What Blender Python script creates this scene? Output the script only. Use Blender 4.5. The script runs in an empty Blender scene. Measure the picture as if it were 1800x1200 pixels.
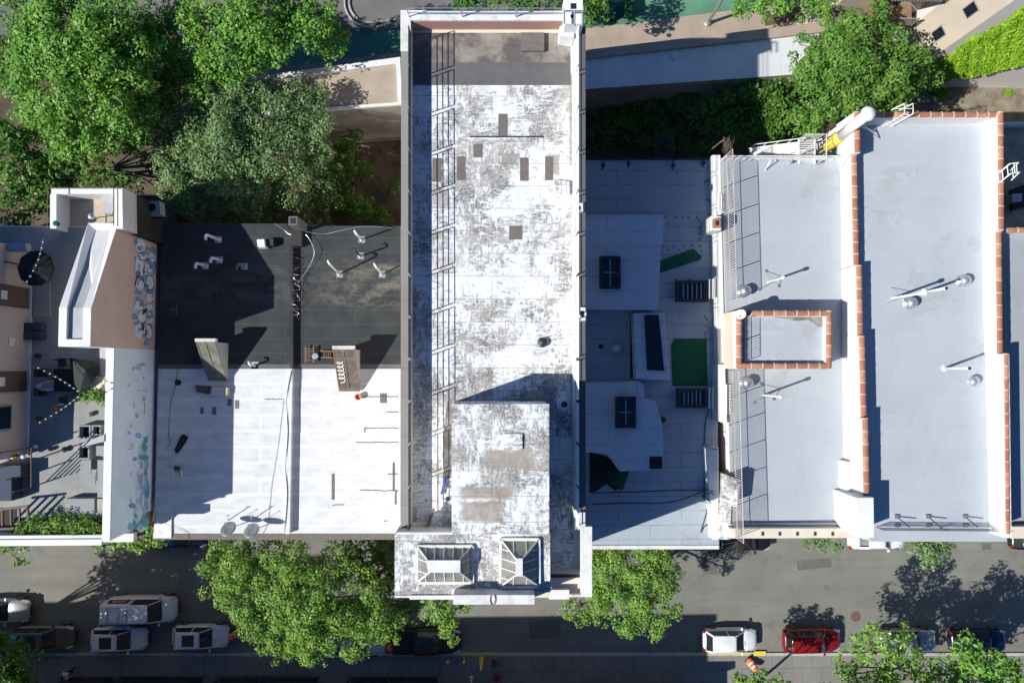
import bpy, math, random
import numpy as np
from mathutils import Vector
random.seed(7); rng = np.random.default_rng(7)
R = math.radians
SC = bpy.context.scene
COL = SC.collection
# ------------------------------------------------------------------ camera, sky, sun, exposure
from mathutils import Matrix
F, NX, NY, H = 1200.0, 865.0, 646.0, 55.0      # focal length in photo pixels, nadir pixel, camera height
cd = bpy.data.cameras.new('camera'); cam = bpy.data.objects.new('camera', cd); COL.objects.link(cam)
cd.lens = 24; cd.sensor_width = 36
cd.clip_end = 500; cam.location = (0, 0, H); SC.camera = cam
Q = Vector((NX - 900, -(NY - 600), -F)).normalized().rotation_difference(Vector((0, 0, -1)))
RM = Q.to_matrix(); cam.rotation_euler = Q.to_euler()
SUN_AZ, SUN_EL = R(19.5), R(40.5)              # shadows run 19.5 deg north of east
wd = bpy.data.worlds.new('World'); SC.world = wd; wd.use_nodes = True
nt = wd.node_tree; bg = nt.nodes['Background']
sky = nt.nodes.new('ShaderNodeTexSky'); sky.sky_type = 'NISHITA'; sky.sun_disc = False
sky.sun_elevation = SUN_EL; sky.sun_rotation = R(270) - SUN_AZ
tint = nt.nodes.new('ShaderNodeMix'); tint.data_type = 'RGBA'; tint.blend_type = 'MULTIPLY'; tint.inputs[0].default_value = 1
tint.inputs[7].default_value = (.28, .74, 1.32, 1)         # deep clear blue sky
nt.links.new(sky.outputs[0], tint.inputs[6]); nt.links.new(tint.outputs[2], bg.inputs[0]); bg.inputs[1].default_value = 0.05
sky.dust_density = 1.6; sky.ozone_density = 3.5; sky.air_density = 1.0
sl = bpy.data.lights.new('sun', 'SUN'); sl.energy = 5.0; sl.angle = R(0.5); sl.color = (1, .97, .90)
so = bpy.data.objects.new('sun', sl); COL.objects.link(so)
D = Vector((math.cos(SUN_AZ) * math.cos(SUN_EL), math.sin(SUN_AZ) * math.cos(SUN_EL), -math.sin(SUN_EL)))
so.rotation_euler = D.to_track_quat('-Z', 'Y').to_euler()
SC.view_settings.view_transform = 'Standard'; SC.view_settings.look = 'None'
SC.view_settings.exposure = 0.32; SC.view_settings.gamma = 1

# ------------------------------------------------------------------ helpers
def W(px, py, z):
    d = RM @ Vector((px - 900, -(py - 600), -F)); t = (H - z) / -d.z
    return Vector((d.x * t, d.y * t, z))
def PX(p):                                       # world point -> photo pixel
    d = RM.transposed() @ (Vector(p) - Vector((0, 0, H))); return 900 + F * d.x / -d.z, 600 - F * d.y / -d.z
def tag(o, label=None, cat=None, group=None, kind=None):
    if label: o['label'] = label
    if cat: o['category'] = cat
    if group: o['group'] = group
    if kind: o['kind'] = kind
    return o
def empty(name, loc, label, cat, group=None, rz=0):
    o = bpy.data.objects.new(name, None); COL.objects.link(o); o.empty_display_size = .3
    o.location = loc; o.rotation_euler[2] = rz
    return tag(o, label, cat, group)
def copy_tree(o, parent=None):
    c = o.copy(); COL.objects.link(c); c.parent = parent
    for ch in list(o.children): copy_tree(ch, c)
    return c
def root_of(o):
    while o.parent: o = o.parent
    return o
class MB:
    def __init__(s): s.v = []; s.f = []
    def add(s, vs, fs):
        n = len(s.v); s.v += [tuple(v) for v in vs]; s.f += [tuple(i + n for i in f) for f in fs]; return s
    def box(s, x0, y0, z0, x1, y1, z1):
        x0, x1 = min(x0, x1), max(x0, x1); y0, y1 = min(y0, y1), max(y0, y1); z0, z1 = min(z0, z1), max(z0, z1)
        return s.add([(x0,y0,z0),(x1,y0,z0),(x1,y1,z0),(x0,y1,z0),(x0,y0,z1),(x1,y0,z1),(x1,y1,z1),(x0,y1,z1)],
                     [(0,3,2,1),(4,5,6,7),(0,1,5,4),(1,2,6,5),(2,3,7,6),(3,0,4,7)])
    def pb(s, p, z0, z1, zr=None):      # box whose plan is traced at height zr (default its top)
        zr = z1 if zr is None else zr
        return s.prism([tuple(W(x, y, zr))[:2] for x, y in ((p[0],p[1]),(p[2],p[1]),(p[2],p[3]),(p[0],p[3]))], z0, z1)
    def prism(s, pts, z0, z1):          # pts world xy; z1 number or list
        n = len(pts); zt = z1 if isinstance(z1, (list, tuple)) else [z1] * n
        a = sum(pts[i][0] * pts[(i+1) % n][1] - pts[(i+1) % n][0] * pts[i][1] for i in range(n))
        if a < 0: pts = pts[::-1]; zt = zt[::-1]
        zb = z0 if isinstance(z0, (list, tuple)) else [z0] * n
        if a < 0: zb = zb[::-1]
        vs = [(p[0], p[1], zb[i]) for i, p in enumerate(pts)] + [(p[0], p[1], zt[i]) for i, p in enumerate(pts)]
        fs = [tuple(range(n))[::-1], tuple(range(n, 2*n))] + [(i, (i+1) % n, n + (i+1) % n, n + i) for i in range(n)]
        return s.add(vs, fs)
    def pp(s, pts, z0, z1, zr=None):
        zr = z1 if zr is None else zr
        return s.prism([tuple(W(x, y, zr))[:2] for x, y in pts], z0, z1)
    def tube(s, pts, r, n=6, r2=None, cap=True):
        pts = [Vector(p) for p in pts]; m = len(pts); base = len(s.v)
        for i, p in enumerate(pts):
            d = (pts[min(i+1, m-1)] - pts[max(i-1, 0)]).normalized()
            u = d.cross(Vector((0, 0, 1)))
            u = Vector((1, 0, 0)) if u.length < 1e-3 else u.normalized()
            w = d.cross(u)
            rr = r if r2 is None else r + (r2 - r) * i / (m - 1)
            for k in range(n):
                a = 2 * math.pi * k / n + math.pi / n
                s.v.append(tuple(p + (u * math.cos(a) + w * math.sin(a)) * rr))
        for i in range(m - 1):
            for k in range(n):
                a = base + i*n + k; b = base + i*n + (k+1) % n
                s.f.append((a, b, b + n, a + n))
        if cap:
            s.f.append(tuple(base + k for k in range(n))[::-1]); s.f.append(tuple(base + (m-1)*n + k for k in range(n)))
        return s
    def bar(s, a, b, w=.05, h=None):    # square bar
        h = h or w; a = Vector(a); b = Vector(b); d = (b - a).normalized()
        u = d.cross(Vector((0, 0, 1))); u = Vector((1, 0, 0)) if u.length < 1e-3 else u.normalized(); q = d.cross(u)
        vs = []
        for p in (a, b):
            for i, j in ((-1,-1),(1,-1),(1,1),(-1,1)): vs.append(p + u * (i*w/2) + q * (j*h/2))
        return s.add(vs, [(0,3,2,1),(4,5,6,7),(0,1,5,4),(1,2,6,5),(2,3,7,6),(3,0,4,7)])
    def lathe(s, c, prof, n=16, ax=None):  # prof (r, z)
        c = Vector(c); base = len(s.v); m = len(prof)
        for r, z in prof:
            for k in range(n):
                a = 2*math.pi*k/n
                s.v.append((c.x + r*math.cos(a), c.y + r*math.sin(a), c.z + z))
        for i in range(m-1):
            for k in range(n):
                a = base+i*n+k; b = base+i*n+(k+1) % n
                s.f.append((a, b, b+n, a+n))
        s.f.append(tuple(base+k for k in range(n))[::-1]); s.f.append(tuple(base+(m-1)*n+k for k in range(n)))
        return s
    def quad(s, a, b, c, d): return s.add([a, b, c, d], [(0, 1, 2, 3)])
    def build(s, name, mat, parent=None, bevel=0, smooth=False, sub=0, loc=None):
        me = bpy.data.meshes.new(name)
        off = Vector(loc) if loc is not None else Vector((0, 0, 0))
        if parent is not None:
            off = root_of(parent).location if not root_of(parent).get('_local') else Vector((0, 0, 0))
        vs = [(v[0]-off[0], v[1]-off[1], v[2]-off[2]) for v in s.v]
        me.from_pydata(vs, [], s.f); me.update()
        o = bpy.data.objects.new(name, me); COL.objects.link(o)
        if parent is not None: o.parent = parent
        elif loc is not None: o.location = loc
        me.materials.append(mat)
        if smooth: me.shade_smooth()
        if bevel:
            b = o.modifiers.new('b', 'BEVEL'); b.width = bevel; b.segments = 2; b.limit_method = 'ANGLE'
        if sub:
            q = o.modifiers.new('s', 'SUBSURF'); q.levels = sub; q.render_levels = sub
        return o

# ------------------------------------------------------------------ materials
class N:
    def __init__(s, name):
        s.m = bpy.data.materials.new(name); s.m.use_nodes = True; s.t = s.m.node_tree
        s.b = s.t.nodes['Principled BSDF']; s.geo = s.t.nodes.new('ShaderNodeNewGeometry')
    def n(s, k, **kw):
        x = s.t.nodes.new('ShaderNode' + k)
        for a, b in kw.items(): setattr(x, a, b)
        return x
    def l(s, a, b): s.t.links.new(a, b)
    def vec(s, axis='xy', sc=(1, 1, 1)):
        sp = s.n('SeparateXYZ'); s.l(s.geo.outputs['Position'], sp.inputs[0]); c = s.n('CombineXYZ')
        o = {'xy': (0, 1, 2), 'xz': (0, 2, 1), 'yz': (1, 2, 0)}[axis]
        for i in range(3): s.l(sp.outputs[o[i]], c.inputs[i])
        m = s.n('VectorMath', operation='MULTIPLY'); s.l(c.outputs[0], m.inputs[0]); m.inputs[1].default_value = sc
        return m.outputs[0]
    def noise(s, scale, detail=5, vec=None, rough=.6, dist=0):
        x = s.n('TexNoise'); x.inputs['Scale'].default_value = scale; x.inputs['Detail'].default_value = detail
        x.inputs['Roughness'].default_value = rough; x.inputs['Distortion'].default_value = dist
        s.l(vec if vec is not None else s.geo.outputs['Position'], x.inputs['Vector']); return x.outputs['Fac']
    def ramp(s, fac, a, b, lo=0, hi=1):
        x = s.n('MapRange'); x.inputs[1].default_value = a; x.inputs[2].default_value = b
        x.inputs[3].default_value = lo; x.inputs[4].default_value = hi; s.l(fac, x.inputs[0]); return x.outputs[0]
    def math(s, op, a, b):
        x = s.n('Math', operation=op)
        for i, q in enumerate((a, b)):
            if isinstance(q, (int, float)): x.inputs[i].default_value = q
            else: s.l(q, x.inputs[i])
        return x.outputs[0]
    def mix(s, fac, a, b, mode='MIX'):
        x = s.n('Mix', data_type='RGBA', blend_type=mode)
        if isinstance(fac, (int, float)): x.inputs[0].default_value = fac
        else: s.l(fac, x.inputs[0])
        for i, q in ((6, a), (7, b)):
            if isinstance(q, tuple): x.inputs[i].default_value = (*q, 1) if len(q) == 3 else q
            else: s.l(q, x.inputs[i])
        return x.outputs[2]
    def brick(s, vec, w, h, mortar, off=.5):
        x = s.n('TexBrick'); x.offset = off; x.inputs['Scale'].default_value = 1
        x.inputs['Brick Width'].default_value = w; x.inputs['Row Height'].default_value = h
        x.inputs['Mortar Size'].default_value = mortar; x.inputs['Mortar Smooth'].default_value = .2
        x.inputs['Color1'].default_value = (0, 0, 0, 1); x.inputs['Color2'].default_value = (1, 1, 1, 1)
        s.l(vec, x.inputs['Vector']); return x.outputs['Fac'], x.outputs['Color']
    def bump(s, fac, st=.3, d=.02):
        x = s.n('Bump'); x.inputs['Strength'].default_value = st; x.inputs['Distance'].default_value = d
        s.l(fac, x.inputs['Height']); s.l(x.outputs[0], s.b.inputs['Normal'])
    def done(s, col, rough=.85, metal=0, spec=.3):
        if isinstance(col, tuple): s.b.inputs['Base Color'].default_value = (*col, 1)
        else: s.l(col, s.b.inputs['Base Color'])
        s.b.inputs['Roughness'].default_value = rough; s.b.inputs['Metallic'].default_value = metal
        s.b.inputs['Specular IOR Level'].default_value = spec
        return s.m
def sc3(c, k): return tuple(min(1, x * k) for x in c)
def mat(name, c, rough=.85, var=.12, scale=.6, fine=.08, bump=.15, metal=0, spec=.3, brick=None, axis='xy', seam=None, fscale=14, dirt=None):
    s = N(name)
    col = s.mix(s.ramp(s.noise(scale), .35, .65), sc3(c, 1 - var), sc3(c, 1 + var))
    fn = s.noise(fscale, 4)
    col = s.mix(s.ramp(fn, .3, .7), s.mix(1.0, col, (1 - fine,) * 3, 'MULTIPLY'), col)
    if dirt:   # (colour, noise scale, lo, hi, strength)
        dn = s.noise(dirt[1], 8, rough=.7)
        col = s.mix(s.ramp(dn, dirt[2], dirt[3], 0, dirt[4]), col, dirt[0])
    if brick:  # (w, h, mortar, mortar colour, strength)
        f, cc = s.brick(s.vec(axis), brick[0], brick[1], brick[2])
        col = s.mix(.5, col, s.mix(cc, sc3(c, .72), sc3(c, 1.15)), 'MIX') if brick[4] > .6 else col
        col = s.mix(s.math('MULTIPLY', f, brick[4]), col, brick[3])
    if seam:
        f, cc = s.brick(s.vec(axis), seam[0], seam[1], seam[2])
        col = s.mix(.06, col, cc, 'MULTIPLY') if False else s.mix(s.math('MULTIPLY', f, seam[4]), s.mix(s.ramp(cc, 0, 1, 0, seam[5] if len(seam) > 5 else .0), col, sc3(c, 1.2)), seam[3])
    if bump: s.bump(fn, bump, .02)
    return s.done(col, rough, metal, spec)
MT = {}
def simple(name, c, rough=.5, metal=0, spec=.5, var=.06):
    return mat(name, c, rough, var, 2.0, .05, 0, metal, spec)

_s = N('asphalt'); _c = (.20, .197, .175)
_k = _s.mix(_s.ramp(_s.noise(.3, 5), .35, .65), sc3(_c, .88), sc3(_c, 1.1))
_k = _s.mix(_s.ramp(_s.noise(1, 6, _s.vec('xy', (.10, 1.5, 1)), .6), .45, .7, 0, .5), _k, sc3(_c, .70))      # wheel tracks along the street
_k = _s.mix(_s.ramp(_s.noise(.55, 8, rough=.7), .56, .72, 0, .55), _k, (.085, .083, .078))
_vo = _s.n('TexVoronoi', feature='DISTANCE_TO_EDGE'); _vo.inputs['Scale'].default_value = .32; _s.l(_s.vec('xy', (1, 1.6, 1)), _vo.inputs['Vector'])
_cr = _s.math('MULTIPLY', _s.ramp(_vo.outputs['Distance'], .006, .0), _s.ramp(_s.noise(.4, 3), .48, .58))
_k = _s.mix(_s.math('MULTIPLY', _cr, .6), _k, (.05, .05, .048))
_fn = _s.noise(26, 4); _k = _s.mix(_s.ramp(_fn, .3, .7, .0, .28), _k, sc3(_c, .6))
_s.bump(_fn, .3, .02); MT['asphalt'] = _s.done(_k, .9)
MT['road'] = mat('road_north', (.16, .155, .145), .9, .12, .4, .1, .2)
MT['walk'] = mat('pavement', (.21, .20, .18), .9, .12, .5, .1, .2, seam=(1.6, 1.6, .02, (.08, .08, .075), .8, .25))
MT['walk_tan'] = mat('pavement_tan', (.36, .29, .235), .9, .1, .5, .1, .2, seam=(1.5, 3.0, .02, (.2, .16, .13), .5, .2))
MT['kerb'] = mat('kerb_stone', (.42, .40, .36), .85, seam=(1.8, 40, .03, (.15, .14, .13), .7))
MT['road_patch'] = mat('road_repair', (.13, .128, .118), .9, .1, .8, .15, .2)
MT['green'] = mat('green_surfacing', (.10, .24, .16), .85, .15, .4)
MT['soil'] = mat('soil', (.13, .10, .07), .95, .4, .6, .3, .6, dirt=((.05, .06, .03), 1.2, .5, .65, .8))
MT['gravel_strip'] = mat('gravel_strip', (.27, .23, .17), .95, .3, .9, .35, .7, fscale=18)
MT['white_metal'] = simple('white_painted_metal', (.78, .77, .74), .45)
MT['galv'] = simple('galvanised_steel', (.55, .57, .58), .35, .7)
MT['dark_metal'] = simple('dark_metal', (.045, .045, .05), .5, .3)
MT['black'] = simple('black_rubber', (.015, .015, .017), .8)
MT['glass'] = simple('dark_glass', (.012, .018, .025), .06, 0, .8)
MT['sky_glass'] = mat('dusty_skylight_glass', (.22, .22, .19), .28, .3, 1.2, .1, 0, spec=.6)
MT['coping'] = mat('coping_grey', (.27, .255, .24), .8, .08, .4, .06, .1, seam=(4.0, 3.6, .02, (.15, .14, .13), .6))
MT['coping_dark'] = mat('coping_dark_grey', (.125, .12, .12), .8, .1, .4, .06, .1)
MT['coping_white'] = mat('coping_white', (.70, .69, .67), .7, .06, .6, .05, .1, dirt=((.30, .27, .23), 1.3, .50, .74, .6))
MT['white_wall'] = mat('white_stucco', (.74, .73, .70), .8, .05, .5, .05, .15)
MT['cream_wall'] = mat('cream_stucco', (.70, .61, .50), .85, .06, .5, .05, .15)
MT['brick_red'] = mat('brick_red', (.38, .15, .10), .9, .15, 1, .1, .2, brick=(.22, .075, .012, (.55, .5, .45), .9), axis='xz')
MT['brick_ns'] = mat('brick_brown', (.30, .19, .14), .9, .15, 1, .1, .2, brick=(.22, .075, .012, (.3, .26, .22), .5), axis='yz')
_s = N('terracotta_tile'); _r = _s.geo.outputs['Random Per Island']
_k = _s.mix(_r, (.33, .13, .075), (.52, .25, .155)); _k = _s.mix(_s.ramp(_s.noise(2.6, 7, rough=.7), .48, .68, 0, .7), _k, (.26, .12, .08))
_k = _s.mix(_s.ramp(_s.noise(4.5, 6), .6, .72, 0, .5), _k, (.62, .47, .36)); _s.bump(_s.noise(9), .3, .02); MT['terra'] = _s.done(_k, .75)
MT['mortar'] = mat('pale_mortar', (.62, .5, .42), .85)
MT['wood'] = mat('weathered_wood', (.24, .15, .09), .8, .2, 3)
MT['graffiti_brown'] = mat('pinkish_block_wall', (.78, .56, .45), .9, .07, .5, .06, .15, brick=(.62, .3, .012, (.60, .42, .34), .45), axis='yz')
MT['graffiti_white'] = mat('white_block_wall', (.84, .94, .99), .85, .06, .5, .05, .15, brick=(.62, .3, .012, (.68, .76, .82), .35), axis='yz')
MT['pale_grey'] = mat('pale_grey_roofing', (.44, .44, .45), .8, .05, .8, .05, .1, seam=(.55, 1.2, .02, (.3, .3, .31), .5))
MT['terrace'] = mat('terrace_paving', (.31, .31, .30), .85, .12, .5, .08, .1, seam=(1.25, 1.25, .015, (.2, .2, .2), .6), dirt=((.22, .19, .14), .9, .5, .75, .5))
MT['beige_wall'] = mat('beige_render', (.55, .44, .36), .85, .07, .5, .05, .1)
MT['tan_render'] = mat('tan_render', (.50, .43, .34), .85, .06, .4, .05, .1)
MT['pink_render'] = mat('pinkish_render', (.72, .66, .62), .85, .04, .3, .03, .1)
MT['brown_panel'] = simple('brown_panel', (.14, .075, .055), .7)
MT['navy'] = simple('navy_fabric', (.035, .05, .085), .8)
MT['grey_furn'] = mat('grey_board', (.30, .31, .31), .8, .06, 2, .05, .1, seam=(1.2, .14, .012, (.16, .16, .16), .5))
MT['concrete'] = mat('old_concrete', (.36, .33, .29), .9, .2, .5, .12, .3, dirt=((.18, .17, .15), .8, .5, .72, .7))
MT['gravel_roof'] = mat('gravel_roof', (.40, .335, .27), .95, .1, .6, .12, .4, fscale=20)
MT['blue_paint'] = simple('blue_paint', (.03, .10, .38), .5)
MT['yellow'] = simple('yellow_paint', (.70, .52, .06), .6)
MT['yellow_line'] = simple('yellow_line', (.62, .52, .13), .7)
MT['orange'] = simple('orange_plastic', (.80, .13, .035), .5)
MT['pot_orange'] = simple('rusty_orange', (.62, .2, .04), .7)
MT['white_plastic'] = simple('white_plastic', (.8, .8, .8), .4)
MT['turf'] = mat('green_turf', (.018, .12, .055), .95, .08, 1, .15, .3, fscale=60)
MT['tarp'] = mat('dark_tarp', (.015, .022, .02), .7, .2, 1)
MT['tarp_green'] = mat('green_tarp', (.02, .085, .04), .7, .2, 1)
MT['brown_board'] = mat('brown_roof_patch', (.17, .15, .135), .85, .1, 3)
MT['grey_patch'] = mat('grey_roof_patch', (.135, .13, .13), .9, .1, 1.5)
MT['tar'] = mat('black_tar', (.035, .035, .038), .8, .3, 1)
MT['grime'] = mat('dark_roof_grime', (.05, .05, .05), .9, .3, 1)
MT['skin'] = simple('skin', (.45, .28, .2), .6)
MT['pink_cloth'] = simple('pale_pink_shirt', (.62, .56, .60), .8)
MT['dark_cloth'] = simple('dark_trousers', (.03, .03, .045), .85)
MT['hair'] = simple('dark_hair', (.02, .015, .012), .7)
MT['red'] = simple('dull_red', (.3, .03, .03), .6)

def worn_roof(name, amount=.0, brown=.5, boxes=()):
    s = N(name)
    lo = s.noise(.33, 3); st1 = s.noise(1, 9, s.vec('xy', (6.0, 2.2, 1)), .76, .6)
    st2 = s.noise(1, 8, s.vec('xy', (2.6, 7.0, 1)), .76, .4)
    sheet, sc_ = s.brick(s.vec('xy'), 1.35, 1.25, .02)
    patch = s.noise(.9, 2)
    st = s.mix(s.ramp(patch, .42, .58), st1, st2)
    a = s.math('ADD', st, s.math('MULTIPLY', s.math('SUBTRACT', lo, .5), .5))
    a = s.math('ADD', a, s.math('MULTIPLY', s.math('SUBTRACT', patch, .5), .30))
    a = s.math('ADD', a, s.ramp(sc_, 0, 1, -.035, .035))
    worn = s.ramp(a, .505 - amount, .615 - amount)
    fi = s.noise(1, 6, s.vec('xy', (17, 9, 1)), .8)
    worn = s.math('MULTIPLY', worn, s.ramp(fi, .34, .56, .22, 1))
    white = s.mix(s.ramp(s.noise(1.7, 6), .35, .65), (.66, .68, .70), (.84, .84, .84))
    grey = s.mix(s.ramp(s.noise(.8, 5), .4, .6), (.11, .10, .09), (.31, .28, .24))
    col = s.mix(worn, white, grey)
    br = s.ramp(s.noise(.28, 4), .60, .70, 0, brown)
    col = s.mix(br, col, (.34, .27, .20))
    if boxes:
        sp = s.n('SeparateXYZ'); s.l(s.geo.outputs['Position'], sp.inputs[0]); nz = s.math('MULTIPLY', s.noise(1.6, 6), .9)
        for (x0, y0, x1, y1, z) in boxes:
            a_ = W(x0, y0, z); b_ = W(x1, y1, z); cx, cy = (a_.x+b_.x)/2, (a_.y+b_.y)/2; hx, hy = abs(b_.x-a_.x)/2, abs(b_.y-a_.y)/2
            dx = s.math('DIVIDE', s.math('ABSOLUTE', s.math('SUBTRACT', sp.outputs[0], cx), 0), hx)
            dy = s.math('DIVIDE', s.math('ABSOLUTE', s.math('SUBTRACT', sp.outputs[1], cy), 0), hy)
            dd = s.math('ADD', s.math('MAXIMUM', dx, dy), nz)
            col = s.mix(s.ramp(dd, 1.5, 1.2, 0, .85), col, s.mix(s.ramp(s.noise(3, 6), .35, .65), (.27, .23, .19), (.38, .33, .27)))
    f1, _ = s.brick(s.vec('xy'), 9.0, 1.25, .022)
    col = s.mix(s.math('MULTIPLY', f1, .55), col, (.18, .17, .16))
    s.bump(worn, .25, .01)
    return s.done(col, .85)
MT['worn'] = worn_roof('weathered_white_roof', .005, .45)
MT['worn_dark'] = worn_roof('heavily_weathered_roof', .085, .6)
MT['worn_bulk'] = worn_roof('stained_bulkhead_roof', .055, .3, ((845, 788, 940, 826, 21.5), (806, 855, 906, 877, 21.5), (806, 880, 885, 917, 21.5)))
MT['worn_main'] = worn_roof('weathered_main_roof', .05, .45, ((880, 268, 912, 292, 17.75), (960, 270, 985, 310, 17.75), (1000, 118, 1008, 300, 17.75)))

def band_white(name):
    s = N(name)
    v = s.vec('xy')
    f, cc = s.brick(v, 30, 1.02, .12)
    base = s.mix(s.ramp(s.noise(1.0, 7, s.vec('xy', (.7, 1.6, 1)), .65), .35, .68), (.53, .54, .55), (.70, .705, .71))
    base = s.mix(s.math('MULTIPLY', s.ramp(f, 0, 1), .45), base, (.74, .74, .745))
    sp = s.ramp(s.noise(2.6, 9, rough=.75), .58, .74, 0, .5)
    col = s.mix(sp, base, (.35, .33, .31))
    s.bump(f, .3, .03)
    return s.done(col, .75)
MT['white_roof_a'] = band_white('white_coated_roof')
s = N('black_roof')
f, cc = s.brick(s.vec('xy'), 9, .95, .02)
b = s.mix(s.ramp(s.noise(.6, 6), .35, .65), (.030, .034, .037), (.047, .052, .054))
b = s.mix(s.math('MULTIPLY', f, .35), b, (.12, .12, .115))
m1 = s.ramp(s.noise(.9, 9, s.vec('xy', (.7, 1.3, 1)), .72), .46, .66)
sp = s.n('SeparateXYZ'); s.l(s.geo.outputs['Position'], sp.inputs[0])
band = s.math('MULTIPLY', s.ramp(sp.outputs[1], 3.6, 4.3), s.ramp(sp.outputs[1], 7.3, 6.5))
band = s.math('MULTIPLY', band, s.ramp(sp.outputs[0], -11.6, -9.6, .35, 1))
b = s.mix(s.math('MULTIPLY', s.math('MULTIPLY', m1, band), .6), b, (.27, .24, .19))
s.bump(s.noise(12), .2, .01); MT['black_roof'] = s.done(b, .85)

def sheet_roof(name, c, w, h, seamc, st, dirt=.0, var=.05):
    s = N(name); v = s.vec('xy')
    f, cc = s.brick(v, w, h, .018)
    col = s.mix(s.ramp(s.noise(.28, 4), .35, .65), sc3(c, .93), sc3(c, 1.05))
    col = s.mix(s.ramp(s.noise(1, 7, s.vec('xy', (5.5, .7, 1)), .7), .45, .75, 0, .35), col, sc3(c, 1.16))       # brushed coating
    col = s.mix(s.ramp(s.noise(1, 7, s.vec('xy', (.8, 4.5, 1)), .7), .5, .8, 0, .3), col, sc3(c, .84))
    pd = s.noise(.22, 5, dist=.4); ring = s.math('MULTIPLY', s.ramp(pd, .60, .62), s.ramp(pd, .66, .63))       # dried puddle rims
    col = s.mix(s.math('MULTIPLY', ring, .30), col, sc3((.75, .66, .55), c[1]))
    col = s.mix(s.ramp(pd, .62, .70, 0, .22), col, sc3((.80, .73, .64), c[1]))
    col = s.mix(s.ramp(s.noise(1.9, 9, rough=.78), .60, .72, 0, dirt * 2.2), col, sc3((.62, .56, .48), c[1]))
    wob = s.math('MULTIPLY', f, s.ramp(s.noise(1.2, 4), .35, .6, .25, 1))
    col = s.mix(s.ramp(cc, 0, 1, 0, .25), col, sc3(c, 1.07)); col = s.mix(s.math('MULTIPLY', wob, st), col, seamc)
    s.bump(s.noise(1, 6, s.vec('xy', (2.2, 1.1, 1))), .35, .02)
    return s.done(col, .75)
def old_sheet(name, c, w, h, seamc, st, dirt=.0, var=.05):
    return mat(name, c, .75, var, .45, .035, .06, seam=(w, h, .018, seamc, st, .25), dirt=((.30, .26, .2), .5, .62, .85, dirt), fscale=8)
MT['roof_e'] = sheet_roof('pale_blue_grey_roof', (.36, .40, .445), 4.2, .95, (.08, .09, .10), .9, .32)
MT['roof_f'] = sheet_roof('light_grey_roof', (.385, .415, .45), 5.0, 1.0, (.36, .37, .39), .5, .12)
MT['roof_g'] = sheet_roof('silver_grey_roof', (.40, .43, .465), 3.3, 1.05, (.55, .56, .58), .4, .1)
MT['roof_h'] = sheet_roof('grey_felt_roof', (.31, .33, .355), 3.3, 1.05, (.3, .3, .3), .4)
MT['white_sheet'] = mat('white_panel_roof', (.60, .61, .62), .7, .06, .5, .05, .05, seam=(.85, 60, .02, (.4, .4, .41), .55), dirt=((.33, .2, .12), 1.4, .66, .72, .8))

def leaf(name, a, b, tr=.25):
    s = N(name)
    rp = s.geo.outputs['Random Per Island']
    col = s.mix(rp, a, b)
    col = s.mix(s.ramp(s.noise(.6, 4), .36, .62), s.mix(1.0, col, (.62, .74, .72), 'MULTIPLY'), col)
    s.done(col, .5, 0, .35)
    t = s.n('BsdfTranslucent'); s.l(s.mix(1.0, col, (1.15, 1.35, .6), 'MULTIPLY'), t.inputs[0])
    mx = s.n('MixShader'); mx.inputs[0].default_value = tr
    out = [n for n in s.t.nodes if n.type == 'OUTPUT_MATERIAL'][0]
    s.l(s.b.outputs[0], mx.inputs[1]); s.l(t.outputs[0], mx.inputs[2]); s.l(mx.outputs[0], out.inputs[0])
    return s.m
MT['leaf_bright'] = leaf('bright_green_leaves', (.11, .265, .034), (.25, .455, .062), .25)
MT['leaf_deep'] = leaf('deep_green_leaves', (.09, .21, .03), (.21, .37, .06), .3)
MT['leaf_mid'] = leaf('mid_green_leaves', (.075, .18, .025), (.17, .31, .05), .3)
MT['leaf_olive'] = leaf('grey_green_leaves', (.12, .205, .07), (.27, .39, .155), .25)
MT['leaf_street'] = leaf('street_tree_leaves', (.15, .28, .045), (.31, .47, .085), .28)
MT['leaf_ivy'] = leaf('lime_ivy_leaves', (.16, .32, .01), (.36, .55, .028), .22)
MT['fence_grey'] = simple('weathered_fence_steel', (.52, .49, .46), .6, .2)
MT['bark'] = mat('bark', (.13, .10, .075), .95, .2, 3, .2, .5)

# ------------------------------------------------------------------ foliage
def leaves_mesh(name, P, Nn, size, mt, parent, aspect=.6):
    n = len(P)
    up = rng.normal(size=(n, 3)); t = np.cross(Nn, up); t /= np.linalg.norm(t, axis=1)[:, None] + 1e-9
    bvec = np.cross(Nn, t)
    L = size * rng.uniform(.65, 1.35, n)[:, None]; Wd = L * aspect
    v = np.empty((n, 4, 3))
    v[:, 0] = P - t * L * .5; v[:, 1] = P + bvec * Wd * .5 + Nn * L * .10; v[:, 2] = P + t * L * .5; v[:, 3] = P - bvec * Wd * .5 + Nn * L * .10
    off = np.array(root_of(parent).location) if parent else np.zeros(3)
    v = (v - off).reshape(-1, 3).astype(np.float32)
    me = bpy.data.meshes.new(name); me.vertices.add(4*n); me.vertices.foreach_set('co', v.ravel())
    me.loops.add(4*n); me.loops.foreach_set('vertex_index', np.arange(4*n, dtype=np.int32))
    me.polygons.add(n); me.polygons.foreach_set('loop_start', np.arange(0, 4*n, 4, dtype=np.int32))
    me.polygons.foreach_set('loop_total', np.full(n, 4, dtype=np.int32)); me.update(calc_edges=True)
    me.materials.append(mt); o = bpy.data.objects.new(name, me); COL.objects.link(o)
    if parent: o.parent = parent
    return o
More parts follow.
